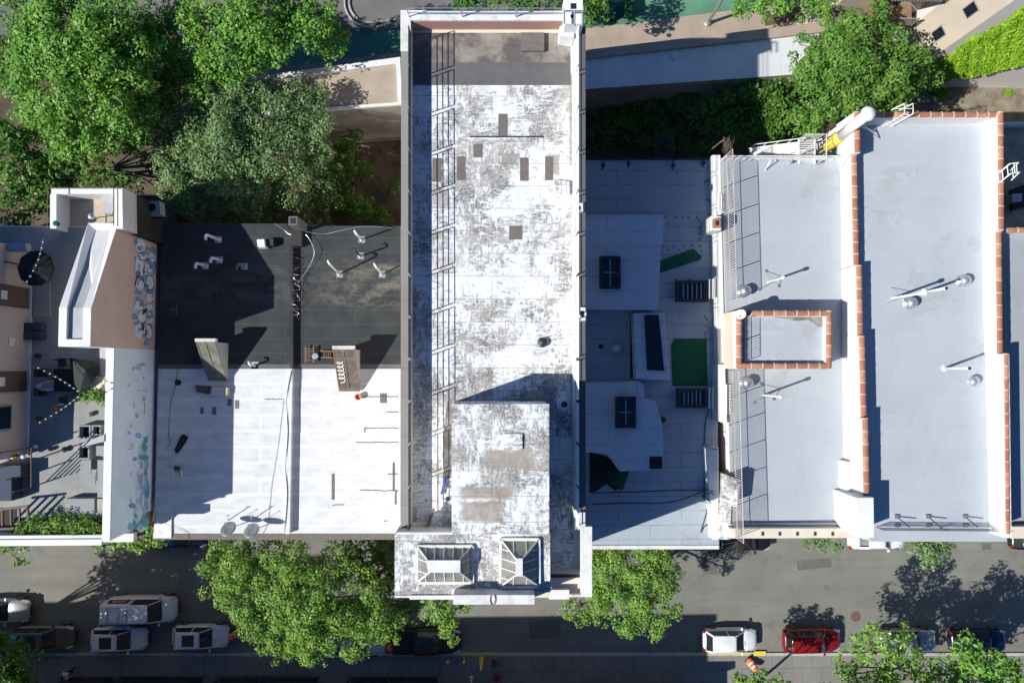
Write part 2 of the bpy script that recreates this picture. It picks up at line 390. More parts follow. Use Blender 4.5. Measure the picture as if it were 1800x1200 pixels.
def crown_points(lobes, dens, leafs):
    Ps, Ns = [], []
    for (px, py, rp, zt) in lobes:
        r = rp * (H - zt) / F; vr = r * .8
        c = np.array(W(px, py, zt - vr * .75)); c[2] = zt - vr
        nc = max(6, int(8.5 * r * r + 7)); 
        cr0 = min(.75, .24 * r + .16)
        for k in range(nc):
            d = rng.normal(size=3); d[2] = abs(d[2]) * 1.0 - .25; d /= np.linalg.norm(d)
            cc = c + d * np.array([r, r, vr]) * rng.uniform(.52, 1.12)
            cr = cr0 * rng.choice([.45, .7, 1.0, 1.3], p=[.25, .3, .3, .15])
            m = int(dens * 36 * cr * cr / (leafs * leafs) * .30)
            e = rng.normal(size=(m, 3)); e[:, 2] = e[:, 2] * .9 + .25; e /= np.linalg.norm(e, axis=1)[:, None]
            rad = cr * rng.uniform(.6, 1.1, m)[:, None]
            Ps.append(cc + e * rad * np.array([1, 1, .75])); nn = e + rng.normal(size=(m, 3)) * .40 + np.array([-.25, -.1, .75]); Ns.append(nn / np.linalg.norm(nn, axis=1)[:, None])
        m = int(dens * 9 * r * r / (leafs * leafs) * .22)     # inner leaves
        e = rng.normal(size=(m, 3)); e /= np.linalg.norm(e, axis=1)[:, None]
        Ps.append(c + e * np.array([r, r, vr]) * rng.uniform(.2, .85, m)[:, None]); nn = e + rng.normal(size=(m, 3)); Ns.append(nn / np.linalg.norm(nn, axis=1)[:, None])
    return np.concatenate(Ps), np.concatenate(Ns)
def tree(name, label, lobes, base, mt, dens=1.0, leafs=.26, trunk_r=.22, group='trees', cat='tree', limbs=6, z0=0.0):
    b = W(*base, z0); root = empty(name, b, label, cat, group)
    P, Nn = crown_points(lobes, dens, leafs); leaves_mesh('crown', P, Nn, leafs, mt, root)
    mb = MB(); cen = np.mean(P, axis=0); top = Vector((b.x*.6+cen[0]*.4, b.y*.6+cen[1]*.4, z0 + (cen[2]-z0) * .55))
    mb.tube([b, b.lerp(top, .5) + Vector((.08, .05, 0)), top], trunk_r, 8, trunk_r * .7)
    k = 0
    for (px, py, rp, zt) in lobes:
        r = rp * (H-zt)/F; c = W(px, py, zt - .8 * r); mid = top.lerp(c, .5) + Vector((random.uniform(-.3, .3), random.uniform(-.3, .3), .2))
        mb.tube([top, mid, c], trunk_r * .4, 6, .03)
        for q in range(3):
            e = c + Vector((random.uniform(-.8, .8)*r, random.uniform(-.8, .8)*r, random.uniform(-.1, .5)*r))
            mb.tube([mid.lerp(c, .5), e], .04, 4, .012)
    mb.build('trunk', MT['bark'], root, smooth=True)
    return root
exec_parts = []
# ------------------------------------------------------------------ ground, roads, pavements
def ground(name, pts, z, m, th=.3):
    o = MB().pp(pts, z - th, z, z).build(name, MT[m]); return tag(o, kind='structure')
ground('ground', [(-1500, -1200), (3300, -1200), (3300, 2400), (-1500, 2400)], -.02, 'soil')
ground('street', [(-900, 924), (2700, 924), (2700, 1149), (-900, 1149)], 0, 'asphalt', .01)
ground('pavement_north', [(-900, 800), (2700, 800), (2700, 925), (-900, 925)], .13, 'walk')
ground('pavement_south', [(-900, 1152), (2700, 1152), (2700, 1420), (-900, 1420)], .13, 'walk')
ground('kerb_south', [(-900, 1147), (2700, 1147), (2700, 1152), (-900, 1152)], .14, 'kerb')
L = lambda x, y0: y0 - .125 * (x - 700)
ground('road', [(-900, -900), (2700, -900), (2700, L(2700, 52)), (330, L(330, 52)), (300, 30), (130, 20), (60, 60), (-900, 75)], 0, 'road', .01)
ground('bike_lane', [(400, L(400, 52)), (2700, L(2700, 52)), (2700, L(2700, 92)), (400, L(400, 92))], .004, 'green', .01)
ground('pavement_back', [(430, L(430, 92)), (2700, L(2700, 92)), (2700, L(2700, 131)), (430, L(430, 131))], .12, 'walk_tan')
ground('side_yard', [(1590, 153), (2200, 153), (2200, 250), (1590, 250)], .03, 'gravel_strip')
ground('back_yard', [(560, 225), (720, 225), (720, 420), (560, 420)], .01, 'soil')
for i, q in enumerate((((1238, 970), (1262, 972), (1260, 1010), (1236, 1008)), ((1400, 985), (1460, 980), (1462, 996), (1402, 1002)), ((930, 1090), (985, 1088), (986, 1120), (931, 1122)), ((1725, 955), (1742, 954), (1743, 965), (1726, 966)))):
    ground('road_patch', list(q), .005, 'road_patch', .004)
# painted kerb / road lines
for p in ((700, 1146, 884, 1148.6), (1190, 1146, 1330, 1148.6)):
    tag(MB().pb(p, .14, .15).build('yellow_kerb_paint', MT['yellow_line']), kind='structure')
# double kerb line of the planted oval in the road
def arc(cx, cy, r, a0, a1, n=14): return [(cx + r * math.cos(R(a0 + (a1-a0)*i/n)), cy - r * math.sin(R(a0 + (a1-a0)*i/n))) for i in range(n+1)]
for r in (36, 44):
    pts = [(760, L(760, -4.5 + r - 36 + 36.5) - 4)] 
    a = arc(650, 4, r, 277, 130)
    pts = [(770, a[0][1] - .125 * 120)] + a
    o = MB().tube([W(x, y, .08) for x, y in pts], .09, 6).build('kerb_line', MT['kerb']); tag(o, kind='structure')

# ------------------------------------------------------------------ generic building pieces
def thing(name, label, cat, px, z=0, group=None): return empty(name, W(px[0], px[1], z), label, cat, group)
def coping_run(root, segs, z, m, h=.12, name='coping'):
    mb = MB()
    for p in segs: mb.pb(p, z - h, z)
    return mb.build(name, MT[m], root, bevel=.015)
def tile_run(root, segs, name='tile_coping'):
    segs = [(a, b, z, w * .9) for a, b, z, w in segs]
    for (a, b, z, w) in segs:
        mb = MB(); jm = MB()
        A = W(a[0], a[1], z - .05); B = W(b[0], b[1], z - .05); d = B - A; Ln = d.length; d.normalize(); u = Vector((-d.y, d.x, 0))
        n = max(1, round(Ln / .76)); st = Ln / n
        for i in range(n):
            p0 = A + d * (st * i); p1 = A + d * (st * (i + 1) - .012)
            vs = []; k = 7
            for q, rr in ((p0, 1.0), (p1, .9)):
                for j in range(k + 1):
                    an = math.pi * j / k; vs.append(q + u * (math.cos(an) * w/2 * rr) + Vector((0, 0, math.sin(an) * w * .26 * rr)))
            fs = [(j, j+1, k+2+j, k+1+j) for j in range(k)] + [tuple(range(k+1))[::-1], tuple(range(k+1, 2*k+2))]
            mb.add(vs, fs)
            vs = []
            for q in (p0 - d*.03, p0 + d*.03):
                for j in range(k + 1):
                    an = math.pi * j / k; vs.append(q + u * (math.cos(an) * w/2 * 1.07) + Vector((0, 0, math.sin(an) * w * .29)))
            jm.add(vs, fs)
        o = mb.build(name, MT['terra'], root); jm.build('mortar_joint', MT['mortar'], o)
def railing_panels(root, A, B, n, hgt, rails, gap, mt, name='railing', r=.024, pickets=0, feet=False, pr=None):
    """n framed panels from A to B, each its own part"""
    A = Vector(A); B = Vector(B)
    for i in range(n):
        p = A.lerp(B, i / n); q = A.lerp(B, (i + 1) / n); d = (q - p).normalized(); p = p + d * gap / 2; q = q - d * gap / 2
        mb = MB()
        for e in (p, q): mb.tube([e, e + Vector((0, 0, hgt))], r * 1.25, 6)
        for k in range(rails):
            z = Vector((0, 0, hgt * (k + 1) / rails - (0.0 if k == rails - 1 else .02)))
            mb.tube([p + z, q + z], r, 6)
        for k in range(1, pickets):
            e = p.lerp(q, k / pickets); mb.tube([e + Vector((0, 0, .08)), e + Vector((0, 0, hgt))], pr or r * .75, 4, cap=False)
        mb.build(name, MT[mt], root)
def vent_pipe(px, z, h, label, r=.06, gooseneck=True, m='white_plastic', lean=(0, 0), group='roof vent pipes', cat='vent pipe', ang=0, flash=True):
    b = W(px[0], px[1], z); t = empty('vent_pipe', b, label, cat, group)
    top = b + Vector((lean[0], lean[1], h))
    pts = [b - Vector((0, 0, .02)), b.lerp(top, .5), top]
    if gooseneck:
        for k in range(1, 6):
            a = math.pi * k / 5; pts.append(top + Vector((math.cos(ang) * (.14 - .14*math.cos(a)), math.sin(ang) * (.14 - .14*math.cos(a)), .14 * math.sin(a))))
    MB().tube(pts, r, 10).build('pipe', MT[m], t, smooth=True)
    if flash: MB().box(b.x-.22, b.y-.22, z, b.x+.22, b.y+.22, z+.02).lathe((b.x, b.y, z+.02), [(r*2, 0), (r*1.2, .12)], 10).build('flashing', MT['galv'], t)
    return t
def turbine(px, z, label, r=.26, h=.5):
    b = W(px[0], px[1], z); t = empty('roof_ventilator', b, label, 'ventilator', 'round roof ventilators')
    MB().lathe(b, [(r*1.25, 0), (r*1.2, .06), (r*.6, .1), (r*.55, h*.5)], 16).build('base', MT['galv'], t, smooth=True)
    mb = MB().lathe(b + Vector((0, 0, h*.5)), [(r*.5, 0), (r*.95, .06), (r*1.05, .18), (r*.85, .3), (r*.35, .38), (.02, .4)], 18)
    mb.build('dome', MT['galv'], t, smooth=True); return t
def dish(px, z, label, r=.35, az=200, h=.6, m='galv', el=35):
    b = W(px[0], px[1], z); t = empty('satellite_dish', b, label, 'satellite dish', 'satellite dishes')
    MB().tube([b, b + Vector((0, 0, h))], .03, 6).build('mast', MT['galv'], t)
    a = R(az); dv = Vector((math.cos(a)*math.cos(R(el)), math.sin(a)*math.cos(R(el)), math.sin(R(el))))
    c = b + Vector((0, 0, h)) + dv * .1; u = dv.cross(Vector((0, 0, 1))).normalized(); w = dv.cross(u)
    vs = [c - dv*.06]; n = 20; fs = []
    for ring, (rr, dd) in enumerate(((.5, -.045), (1, .03))):
        for k in range(n):
            an = 2*math.pi*k/n; vs.append(c + (u*math.cos(an) + w*math.sin(an)*1.1)*r*rr + dv*dd)
    for k in range(n): fs += [(0, 1+k, 1+(k+1) % n), (1+k, 1+n+k, 1+n+(k+1) % n, 1+(k+1) % n)]
    o = MB().add(vs, fs).build('reflector', MT[m], t, smooth=True); so_ = o.modifiers.new('s', 'SOLIDIFY'); so_.thickness = .02
    MB().tube([c - w*r*.9*-1, c + dv * r * 1.3], .014, 5).tube([c + dv*r*1.25 - u*.06, c + dv*r*1.25 + u*.06], .03, 6).build('feed_arm', MT['dark_metal'], t)
    return t

# ------------------------------------------------------------------ central tall building
B = thing('apartment_building', 'tall narrow building with weathered white roof, in the middle of the photo', 'building', (865, 646))
ZP, ZR = 18.7, 17.75
MB().pp([(705, 19), (1029, 19), (1029, 1046), (705, 1046)], 0, ZR - .02, ZP).build('wall', MT['cream_wall'], B)
MB().pp([(721, 48), (1011, 48), (1012, 1046), (721, 1046)], ZR - .01, ZR, ZP).build('roof', MT['worn_main'], B)
# wings at the street end
MB().pp([(694, 938), (968, 938), (968, 1050), (694, 1050)], 0, 19.98, 20).pp([(968.6, 1009), (1040, 1009), (1040, 1048), (968.6, 1048)], 0, 18.5, 18.8).build('street_front', MT['cream_wall'], B)
MB().pp([(694, 938), (967, 938), (967, 1040), (800, 1042), (797, 1050), (694, 1047)], 19.98, 20.04, 20).build('front_roof', MT['worn_dark'], B)
# parapets and copings
mb = MB().pb((705, 19, 722, 938), ZR - .02, ZP - .12, ZP).pb((1011, 40, 1029, 930), ZR - .02, ZP - .12, ZP)
mb.build('parapet', MT['cream_wall'], B)
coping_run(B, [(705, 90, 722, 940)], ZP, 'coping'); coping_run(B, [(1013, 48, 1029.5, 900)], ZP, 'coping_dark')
coping_run(B, [(704, 18, 722, 90), (722.3, 18, 1000, 36)], ZP + .004, 'coping_white')
MB().pb((1009.5, 60, 1012.9, 930), ZR, ZP + .01, ZP).build('flashing', MT['coping_white'], B)
MB().pb((722, 19, 1011, 37), ZR - .02, ZP - .12, ZP).build('brick_parapet', MT['brick_red'], B)
coping_run(B, [(1018, 900, 1029, 925), (1021, 925, 1041, 1049), (965, 1036, 1001, 1053), (1001, 1044, 1021, 1049)], 18.95, 'coping_white', .3)
a = MB().pp([(797, 1045), (940, 1045), (940, 1062), (797, 1062)], 19.6, 21.0, 21.0)
a.build('front_parapet', MT['coping_white'], B, bevel=.02)
MB().tube([W(866, 1053, 21.03) + Vector((.13*math.cos(k*.45), .27*math.sin(k*.45), 0)) for k in range(15)], .03, 5).build('parapet_ring', MT['coping'], B)
for p_ in (((720, 1046, 797, 1053), 19.2, 20.15), ((694, 1046, 720, 1049), 19.2, 20.1), ((697, 935, 797, 939), 19.6, 20.2)): MB().pb(*p_).build('cornice', MT['coping_white'], B)
# small hatch well beside the front roof
MB().pb((716, 924, 720, 938), ZR, 18.9).pb((716, 921, 756, 925), ZR, 18.3).pb((752, 925, 757, 938), ZR, 18.4).build('light_well_curb', MT['coping_white'], B)
MB().pb((720, 926, 752, 938), ZR, ZR + .02, 18).build('light_well', MT['tar'], B)
MB().pb((757, 905, 795, 938), ZR, 18.4).build('low_roof_step', MT['worn_dark'], B)
# bulkhead
MB().pb((795, 711, 965, 938), ZR, 21.42, 21.5).build('bulkhead', MT['worn'], B)
o = MB().pb((794, 709.5, 966, 938.5), 21.42, 21.5).build('bulkhead_roof', MT['worn_bulk'], B, bevel=.03)
MB().pb((884, 762, 919, 790), 21.5, 21.6).build('bulkhead_hatch', MT['worn'], B, bevel=.03)
# repair sheets on the main roof
MB().pb((722, 110, 1003, 150), ZR, ZR + .008).build('grey_sheet', MT['grey_patch'], B)
MT['brown_sheet'] = mat('stained_brown_sheet', (.33, .29, .25), .9, .25, .7, .14, .1, dirt=((.10, .09, .085), .4, .44, .58, .9), seam=(3, 1.5, .02, (.2, .18, .16), .5))
MB().pb((722, 58, 1003, 110), ZR, ZR + .006).build('brown_sheet', MT['brown_sheet'], B)
for p in ((876, 200, 892, 240), (832, 253, 848, 277), (803, 275, 818, 317), (760, 278, 776, 320), (914, 277, 929, 318), (958, 275, 972, 317), (895, 397, 918, 421)):
    MB().pb(p, ZR, ZR + .014).build('repair_patch', MT['brown_board'], B)
t = MB().pb((826, 239, 956, 241.5), ZR, ZR + .02).build('tar_seam', MT['grime'], B)
MB().pb((916, 57, 957, 89), ZR, 18.0).build('roof_hatch', MT['brown_board'], B, bevel=.02)
MB().pp([(973, 318), (1000, 321), (1000, 343), (978, 340)], ZR, 18.05, ZR).build('vent_box', MT['worn_dark'], B, bevel=.02)
MB().pp([(786, 705), (794, 700), (794, 840), (780, 842), (779, 760)], ZR, ZR + .01).build('roof_stain', MT['brown_sheet'], B)
# dark hood at the street end of the side strip
MB().pp([(966, 1008), (1024, 1008), (1024, 1030), (966, 1030)], ZR, [18.6, 18.6, 18.2, 18.2], 18.4).build('hood', MT['grime'], B)
MB().pb((969, 944, 973, 1002), ZR, 18.2).build('side_curb', MT['coping_white'], B)
# railings: each framed panel on its own
railing_panels(B, W(722.5, 60, ZP), W(722.5, 925, ZP), 12, 1.1, 4, .22, 'dark_metal')
railing_panels(B, W(1012.5, 60, ZP), W(1012.5, 925, ZP), 12, 1.1, 4, .22, 'white_metal')
railing_panels(B, W(718, 30, ZP), W(1000, 30, ZP), 3, .9, 2, .05, 'galv')
# chimney at the back right corner
c = MB().pp([(995, -24), (1024, -24), (1026, 42), (993, 42)], ZR, 19.9, 19.9).build('chimney', MT['white_wall'], B, bevel=.02)
MB().pb((1003, 6, 1013, 16), 19.9, 19.915).build('flue', MT['black'], c)
MB().pb((1003, 26, 1009, 32), 19.9, 19.915).build('flue', MT['black'], c)
mb = MB()
for a_, b_ in (((992, 20), (1024, 20)), ((1024, 20), (1024, 46)), ((992, 20), (992, 42)), ((1010, 20), (1010, 46))):
    mb.tube([W(*a_, 20.35), W(*b_, 20.35)], .05, 6)
mb.build('pipe_frame', MT['galv'], c)
c2 = MB().pb((1016, 540, 1031, 563), ZR, 19.4).build('chimney', MT['white_wall'], B, bevel=.02)
MB().pb((1020, 546, 1027, 557), 19.4, 19.41).build('flue', MT['black'], c2)
c3 = MB().pb((1015, 356, 1028, 370), ZR, 19.2).build('small_vent', MT['white_wall'], B, bevel=.06)
MB().pb((1017, 362, 1021, 369), 19.2, 19.21).build('flue', MT['black'], c3)
MB().pp([(984, 46), (1008, 40), (1010, 66), (984, 62)], ZR, 18.9, 18.9).build('side_hood', MT['white_wall'], B, bevel=.05)
# skylights
def skylight(root, c4, r4, z0, z1, nx, ny, capm='coping_white'):
    b = [W(x, y, z0) for x, y in c4]; t = [W(x, y, z1) for x, y in r4]
    f = MB()
    for i in range(4):
        f.bar(b[i], b[(i+1) % 4], .14, .22)
    fr = f.build('skylight_curb', MT['coping_white'], root)
    MB().add(b + t, [(0, 1, 5, 4), (1, 2, 6, 5), (2, 3, 7, 6), (3, 0, 4, 7)]).build('glass', MT['sky_glass'], fr)
    tt = [p + Vector((0, 0, .0)) for p in t]; cen = sum(tt, Vector()) / 4
    MB().prism([tuple(cen + (p - cen) * 1.12)[:2] for p in tt], z1 - .05, z1 + .06).build('ridge_cap', MT[capm], fr)
    m = MB(); up_ = Vector((0, 0, .02))
    for i in range(4):
        m.bar(b[i] + up_, t[i] + up_, .07)
        n = (nx, ny, nx, ny)[i]; j = (i+1) % 4; e = b[j] - b[i]; Ln = e.length; e = e / Ln
        s0 = (t[i] - b[i]).dot(e); s1 = (t[j] - b[i]).dot(e)
        for k in range(1, n):
            q = b[i].lerp(b[j], k / n); sq = Ln * k / n
            if sq < s0: up = b[i].lerp(t[i], sq / s0)
            elif sq > s1: up = b[j].lerp(t[j], (Ln - sq) / (Ln - s1))
            else: up = t[i].lerp(t[j], (sq - s0) / max(1e-6, s1 - s0))
            m.bar(q + up_, up + up_, .045)
    m.build('glazing_bar', MT['coping_white'], fr)
    return fr
skylight(B, [(733, 959), (830, 959), (831, 1023), (733, 1023)], [(752, 985), (806, 985), (806, 1004), (756, 1004)], 20.1, 20.9, 6, 3)
skylight(B, [(880, 947), (947, 947), (948, 1030), (879, 1030)], [(907, 982), (918, 982), (918, 1010), (907, 1010)], 20.1, 20.95, 3, 5)
# loose things on the roof
def small(name, label, cat, parts, px, z, group=None):
    t = thing(name, label, cat, px, z, group)
    for nm, mb, m, kw in parts: mb.build(nm, MT[m], t, **kw)
    return t
p = W(953, 602, ZR)
small('roof_drain', 'dark metal mushroom vent low on the weathered white roof', 'vent', [('base', MB().lathe(p, [(.3, 0), (.25, .05), (.1, .1)], 14), 'galv', dict(smooth=True)), ('cap', MB().lathe(p + Vector((0,0,.1)), [(.1, 0), (.25, .05), (.27, .12), (.02, .26)], 9), 'dark_metal', {})], (953, 602), ZR)
p = W(990, 710, ZR)
small('exhaust_vent', 'round white vent with a dark hole in the shade beside the roof bulkhead', 'vent', [('base', MB().lathe(p, [(.4, 0), (.38, .12), (.3, .16)], 16), 'white_plastic', dict(smooth=True)), ('flue', MB().lathe(p + Vector((0,.03,.1)), [(.12, 0), (.12, .5), (.17, .52), (.02, .6)], 12), 'dark_metal', dict(smooth=True))], (990, 710), ZR)
tag(MB().bar(W(784, 838, ZR + .1), W(776, 868, ZR + .1), .12).build('blue_pole', MT['blue_paint']), 'short blue bar lying beside the roof bulkhead of the middle building', 'pole')
tag(MB().bar(W(763, 893, 18.3), W(749, 932, 18.6), .13, .08).build('wooden_beam', MT['wood']), 'weathered wooden beam leaning over the dark well of the middle roof', 'beam')
tag(MB().lathe(W(787, 876, ZR), [(.1, 0), (.14, .1), (.05, .3), (.02, .5)], 8).build('hose_coil', MT['dark_metal']), 'small dark coil of gear against the west side of the bulkhead', 'coil')

# ------------------------------------------------------------------ two low roofs on the left
def sheet(root, pts, z, m, name='roof', zt=None, th=.02): return MB().pp(pts, (z if zt is None else min(zt)) - th - .001 if zt is None else [q - th for q in zt], z if zt is None else zt, z).build(name, MT[m], root)
for (x0, x1, xs0, xs1, yn, lab) in ((284, 515, 271, 508, 393, 'low building with black and white roof, next to the graffiti wall'), (515.6, 704, 508.6, 704, 397, 'low building with black and white roof, against the tall middle building')):
    b = thing('row_house', lab, 'building', ((x0+x1)/2, 646), 0, 'low row houses with half black half white roofs')
    MB().pp([(x0, yn), (x1, yn), (xs1, 945), (xs0 + (6 if x0 < 300 else 0), 945)], 0, 9.97, 10).build('wall', MT['brick_red'], b)
    xm0 = x0 + (xs0 - x0) * .46; xm1 = x1 + (xs1 - x1) * .46
    MB().pp([(x0, yn), (x1, yn), (xm1, 648), (xm0, 648)], 9.97, 10.012).build('black_roof', MT['black_roof'], b)
    MB().pp([(xm0, 648.2), (xm1, 648.2), (xs1, 938), (xs0, 938)], 9.97, 10.0).build('white_roof', MT['white_roof_a'], b)
    MB().pp([(xm0, 640), (xm1, 640), (xm1, 648), (xm0, 648)], 10.013, 10.02).build('flashing', MT['grey_patch'], b)
    MB().pp([(xs0 - 3 * (x0 < 300), 938), (xs1, 938), (xs1, 948), (xs0 - 3 * (x0 < 300), 948)], 9.3, 10.05).build('cornice', MT['coping_white' if False else 'brown_board'], b)
    if x0 < 300:
        rg = MB().pp([(510, 432), (515, 432), (515, 648), (510, 648)], 9.98, 10.38).build('party_ridge', MT['tar'], b)
        MB().pp([(507, 648), (514, 648), (509, 938), (502, 938)], 9.98, 10.42).build('party_ridge', MT['white_roof_a'], b)
        MB().prism([tuple(W(x, y, 10.2))[:2] for x, y in ((271, 905), (300, 905), (300, 946), (268, 946))], 10.0, 10.12).build('corner_pad', MT['coping_white'], b)
        mb = MB()
        for k in range(9):
            y = 652 + k * 30; mb.pp([(283 - k*1.3, y), (289 - k*1.3 + random.uniform(-2, 3), y + 2), (287 - k*1.3 + random.uniform(-3, 3), y + 26), (280 - k*1.3, y + 25)], 9.99, 10.03)
        mb.build('torn_edge', MT['white_roof_a'], b)
    for q in ([(352, 716, 358, 727), (373, 715, 380, 728), (400, 701, 407, 713), (413, 703, 420, 718)] if x0 < 300 else [(668, 691, 680, 708), (583, 832, 588, 878), (690, 812, 694, 861), (694, 862, 697, 886)]):
        MB().pb(q, 10.0, 10.016).build('repair_patch', MT['brown_board'], b)
    def crack(xa, ya, xb, yb):
        n = int(max(abs(xb-xa), abs(yb-ya)) / 5) + 1; pp_ = [W(xa + (xb-xa)*i/n, ya + (yb-ya)*i/n + random.uniform(-.7, .7), 10.012) for i in range(n+1)]
        MB().tube(pp_, .028, 4).build('tar_seam', MT['grime'], b)
    for q in ([(466, 701, 496, 702)] if x0 < 300 else [(638, 697, 700, 697), (680, 724, 700, 724), (641, 752, 700, 752), (641, 752, 641, 760), (626, 777, 700, 777), (682, 833, 700, 833), (632, 861, 700, 862), (585, 887, 604, 887), (675, 915, 681, 915)]):
        crack(*q)
# stair hatches
def hatch(label, xl, xr, xb0, xb1, yt, yb, zt, m_top, cable=False):
    t = thing('roof_hatch', label, 'roof hatch', ((xb0+xb1)/2, (yt+yb)/2), 10)
    zt_ = zt; a = W(xl, yt, zt); b_ = W(xr, yt, zt); c = W(xb1, yb, 10.12); d = W(xb0, yb, 10.12)
    x0, x1 = a.x, b_.x; y0, y1 = (a.y + b_.y)/2, (c.y + d.y)/2
    MB().prism([(x0, y0), (x1, y0), (x1, y1), (x0, y1)], 10.01, [zt, zt, 10.18, 10.18]).build('side_wall', MT['pale_grey'], t)
    nrm = Vector((0, (zt - 10.18), (y0 - y1))).normalized() * .05
    def sl(u, v, k=1): return Vector((x0 + (x1-x0)*u, y0 + (y1-y0)*v, zt + (10.18-zt)*v)) + nrm * k
    mb = MB(); vs = [sl(-.04, -.03, .1), sl(1.04, -.03, .1), sl(1.04, 1.02, .1), sl(-.04, 1.02, .1), sl(-.04, -.03, 1), sl(1.04, -.03, 1), sl(1.04, 1.02, 1), sl(-.04, 1.02, 1)]
    mb.add(vs, [(0,1,2,3), (4,7,6,5), (0,4,5,1), (1,5,6,2), (2,6,7,3), (3,7,4,0)]).build('sloping_cover', MT[m_top], t)
    m = MB()
    for u in (0, .48, 1): m.bar(sl(u, 0, 1.4), sl(u, 1, 1.4), .06)
    for v in (0.02, .22, .98): m.bar(sl(0, v, 1.5), sl(1, v, 1.5), .06)
    m.build('frame', MT['wood'], t)
    MB().box(x0 - .06, y0 + .02, zt - .25, x1 + .06, y0 + .22, zt + .08).build('head_flashing', MT['coping_white'], t, bevel=.02)
    if cable:
        pts = []
        for k in range(46):
            a_ = k * .75; u = .22 + .16 * math.cos(a_); v = .30 + .011 * k + .04 * math.sin(a_); pts.append(sl(u, v, 2.2))
        MB().tube(pts, .03, 5).build('white_cable', MT['white_plastic'], t)
    return t
MT['hatch_glass'] = mat('mossy_hatch_cover', (.17, .19, .16), .6, .25, 1.5, .1, .1, dirt=((.1, .09, .07), 2, .5, .65, .7))
MT['hatch_board'] = mat('grimy_brown_hatch', (.14, .12, .10), .7, .25, 1.5, .1, .1, dirt=((.05, .045, .04), 2, .45, .65, .8))
hatch('sloping roof hatch with mossy green cover, left of the two hatches', 345, 378, 369, 400, 601, 668, 12.15, 'hatch_glass')
hatch('sloping brown roof hatch with coiled white cable, beside the wooden ladders', 586, 622, 598, 632, 614, 686, 12.05, 'hatch_board', True)
# chimney at the back of the two roofs
t = thing('brick_chimney', 'grey chimney with sloping side at the back edge of the black roofs', 'chimney', (520, 400), 10)
MB().pb((507, 380, 523, 396), 9.5, 12.2).build('stack', MT['grey_patch'], t, bevel=.02)
MB().pb((510, 383, 520, 393), 12.2, 12.21).build('flue', MT['black'], t)
MB().pp([(512, 404), (530, 404), (530, 432), (512, 432)], 10.0, 10.5).build('flashing_box', MT['tar'], t)
for (x, y, h, lab, g) in ((1, 1, 1, '', 0),)[:0]: pass
vents = [(384, 421, 1.5, 'white gooseneck vent with rusty foot, highest of the white vents on the shaded black roof'), (386, 457, .9, 'white gooseneck vent in the middle of the shaded black roof group'),
         (361, 467, 1.0, 'leftmost small white gooseneck vent on the shaded black roof'), (430, 468, .8, 'tan capped vent on the shaded black roof, right of the white ones')]
for i, (x, y, h, lab) in enumerate(vents):
    vent_pipe((x, y), 10, h, lab, .10 if i < 3 else .09, True, 'white_plastic' if i < 3 else 'wood', (-.1, 0), ang=R(250))
for i, (x, y, h, lab, lx, ly) in enumerate(((636, 421, 1.7, 'tall white gooseneck vent nearest the back edge of the sunlit black roof', 0, 0), (597, 482, 2.2, 'tall white vent leaning over the sunlit black roof, with a long bent shadow', -.1, .3), (672, 482, 1.7, 'white gooseneck vent on the sunlit black roof nearest the tall wall', -.1, .2), (634, 450, 1.5, 'thin dark vent in the middle of the sunlit black roof', 0, 0), (504, 642, .7, 'short bent vent beside the left roof hatch', 0, 0))):
    vent_pipe((x if x != 504 else 448, y), 10, h, lab, .065, True, 'white_plastic' if i not in (3,) else 'dark_metal', (lx, ly), ang=R(120), group='vents on the sunlit black roof')
# antenna unit, cables, chair, plank, ladders
t = thing('ac_unit', 'white box unit on the edge of the shadow on the black roof', 'equipment box', (462, 430), 10)
MB().pp([(451, 421), (464, 420), (466, 434), (453, 434)], 10.05, 10.75, 10.75).build('case', MT['white_plastic'], t, bevel=.02)
MB().pb((455, 434, 472, 437), 10.02, 10.1).build('stand', MT['galv'], t); MB().pb((465, 420, 480, 432), 10.02, 10.5).build('back_panel', MT['dark_metal'], t)
def wire(label, pts, z, r=.012, m='dark_metal', name='cable', g='loose roof cables'):
    P = [W(x, y, z + (q[0] if (q := rest) else 0)) for x, y, *rest in pts]
    Q = []
    for i in range(len(P) - 1):
        p0 = P[max(i-1, 0)]; p1 = P[i]; p2 = P[i+1]; p3 = P[min(i+2, len(P)-1)]
        for k in range(5):
            t_ = k / 5; Q.append(.5 * ((2*p1) + (p2-p0)*t_ + (2*p0-5*p1+4*p2-p3)*t_*t_ + (3*p1-p0-3*p2+p3)*t_**3))
    Q.append(P[-1]); return tag(MB().tube(Q, r, 5).build(name, MT[m]), label, 'cable', g)
def tangle(label, x0, y0, x1, y1, z, n, r=.012, m='dark_metal'):
    pts = [(random.uniform(x0, x1), y0 + (y1 - y0) * (i/n) + random.uniform(-3, 3), random.uniform(.02, .35)) for i in range(n+1)]
    return wire(label, pts, z, r, m)
tangle('dense tangle of black cables on the ridge between the two black roofs', 510, 425, 528, 530, 10.15, 46, .014)
tangle('knotted pale grey cables over the ridge between the two black roofs', 512, 470, 527, 560, 10.2, 34, .01, 'galv')
wire('thin cable looping around the ridge end by the chimney', [(520, 405, .3), (540, 415, .3), (552, 440, .4), (548, 460, .3), (536, 480, .2), (522, 500, .3)], 10, .016, 'galv')
wire('pale cable running along the back edge of the sunlit black roof', [(535, 407, .3), (570, 411, .1), (600, 405, .2), (640, 398, .3), (690, 401, .2)], 10, .016, 'galv')
wire('pale wires at the back edge of the left black roof', [(483, 393, .5), (500, 405, .3), (512, 412, .3), (530, 398, .5), (560, 396, .4)], 10, .014, 'galv')
wire('thin black cable running down the left side of the shaded white roof', [(313, 648, .03), (306, 690, .03), (301, 703, .03), (298, 730, .03), (296, 765, .03), (300, 778, .03), (290, 790, .03)], 10)
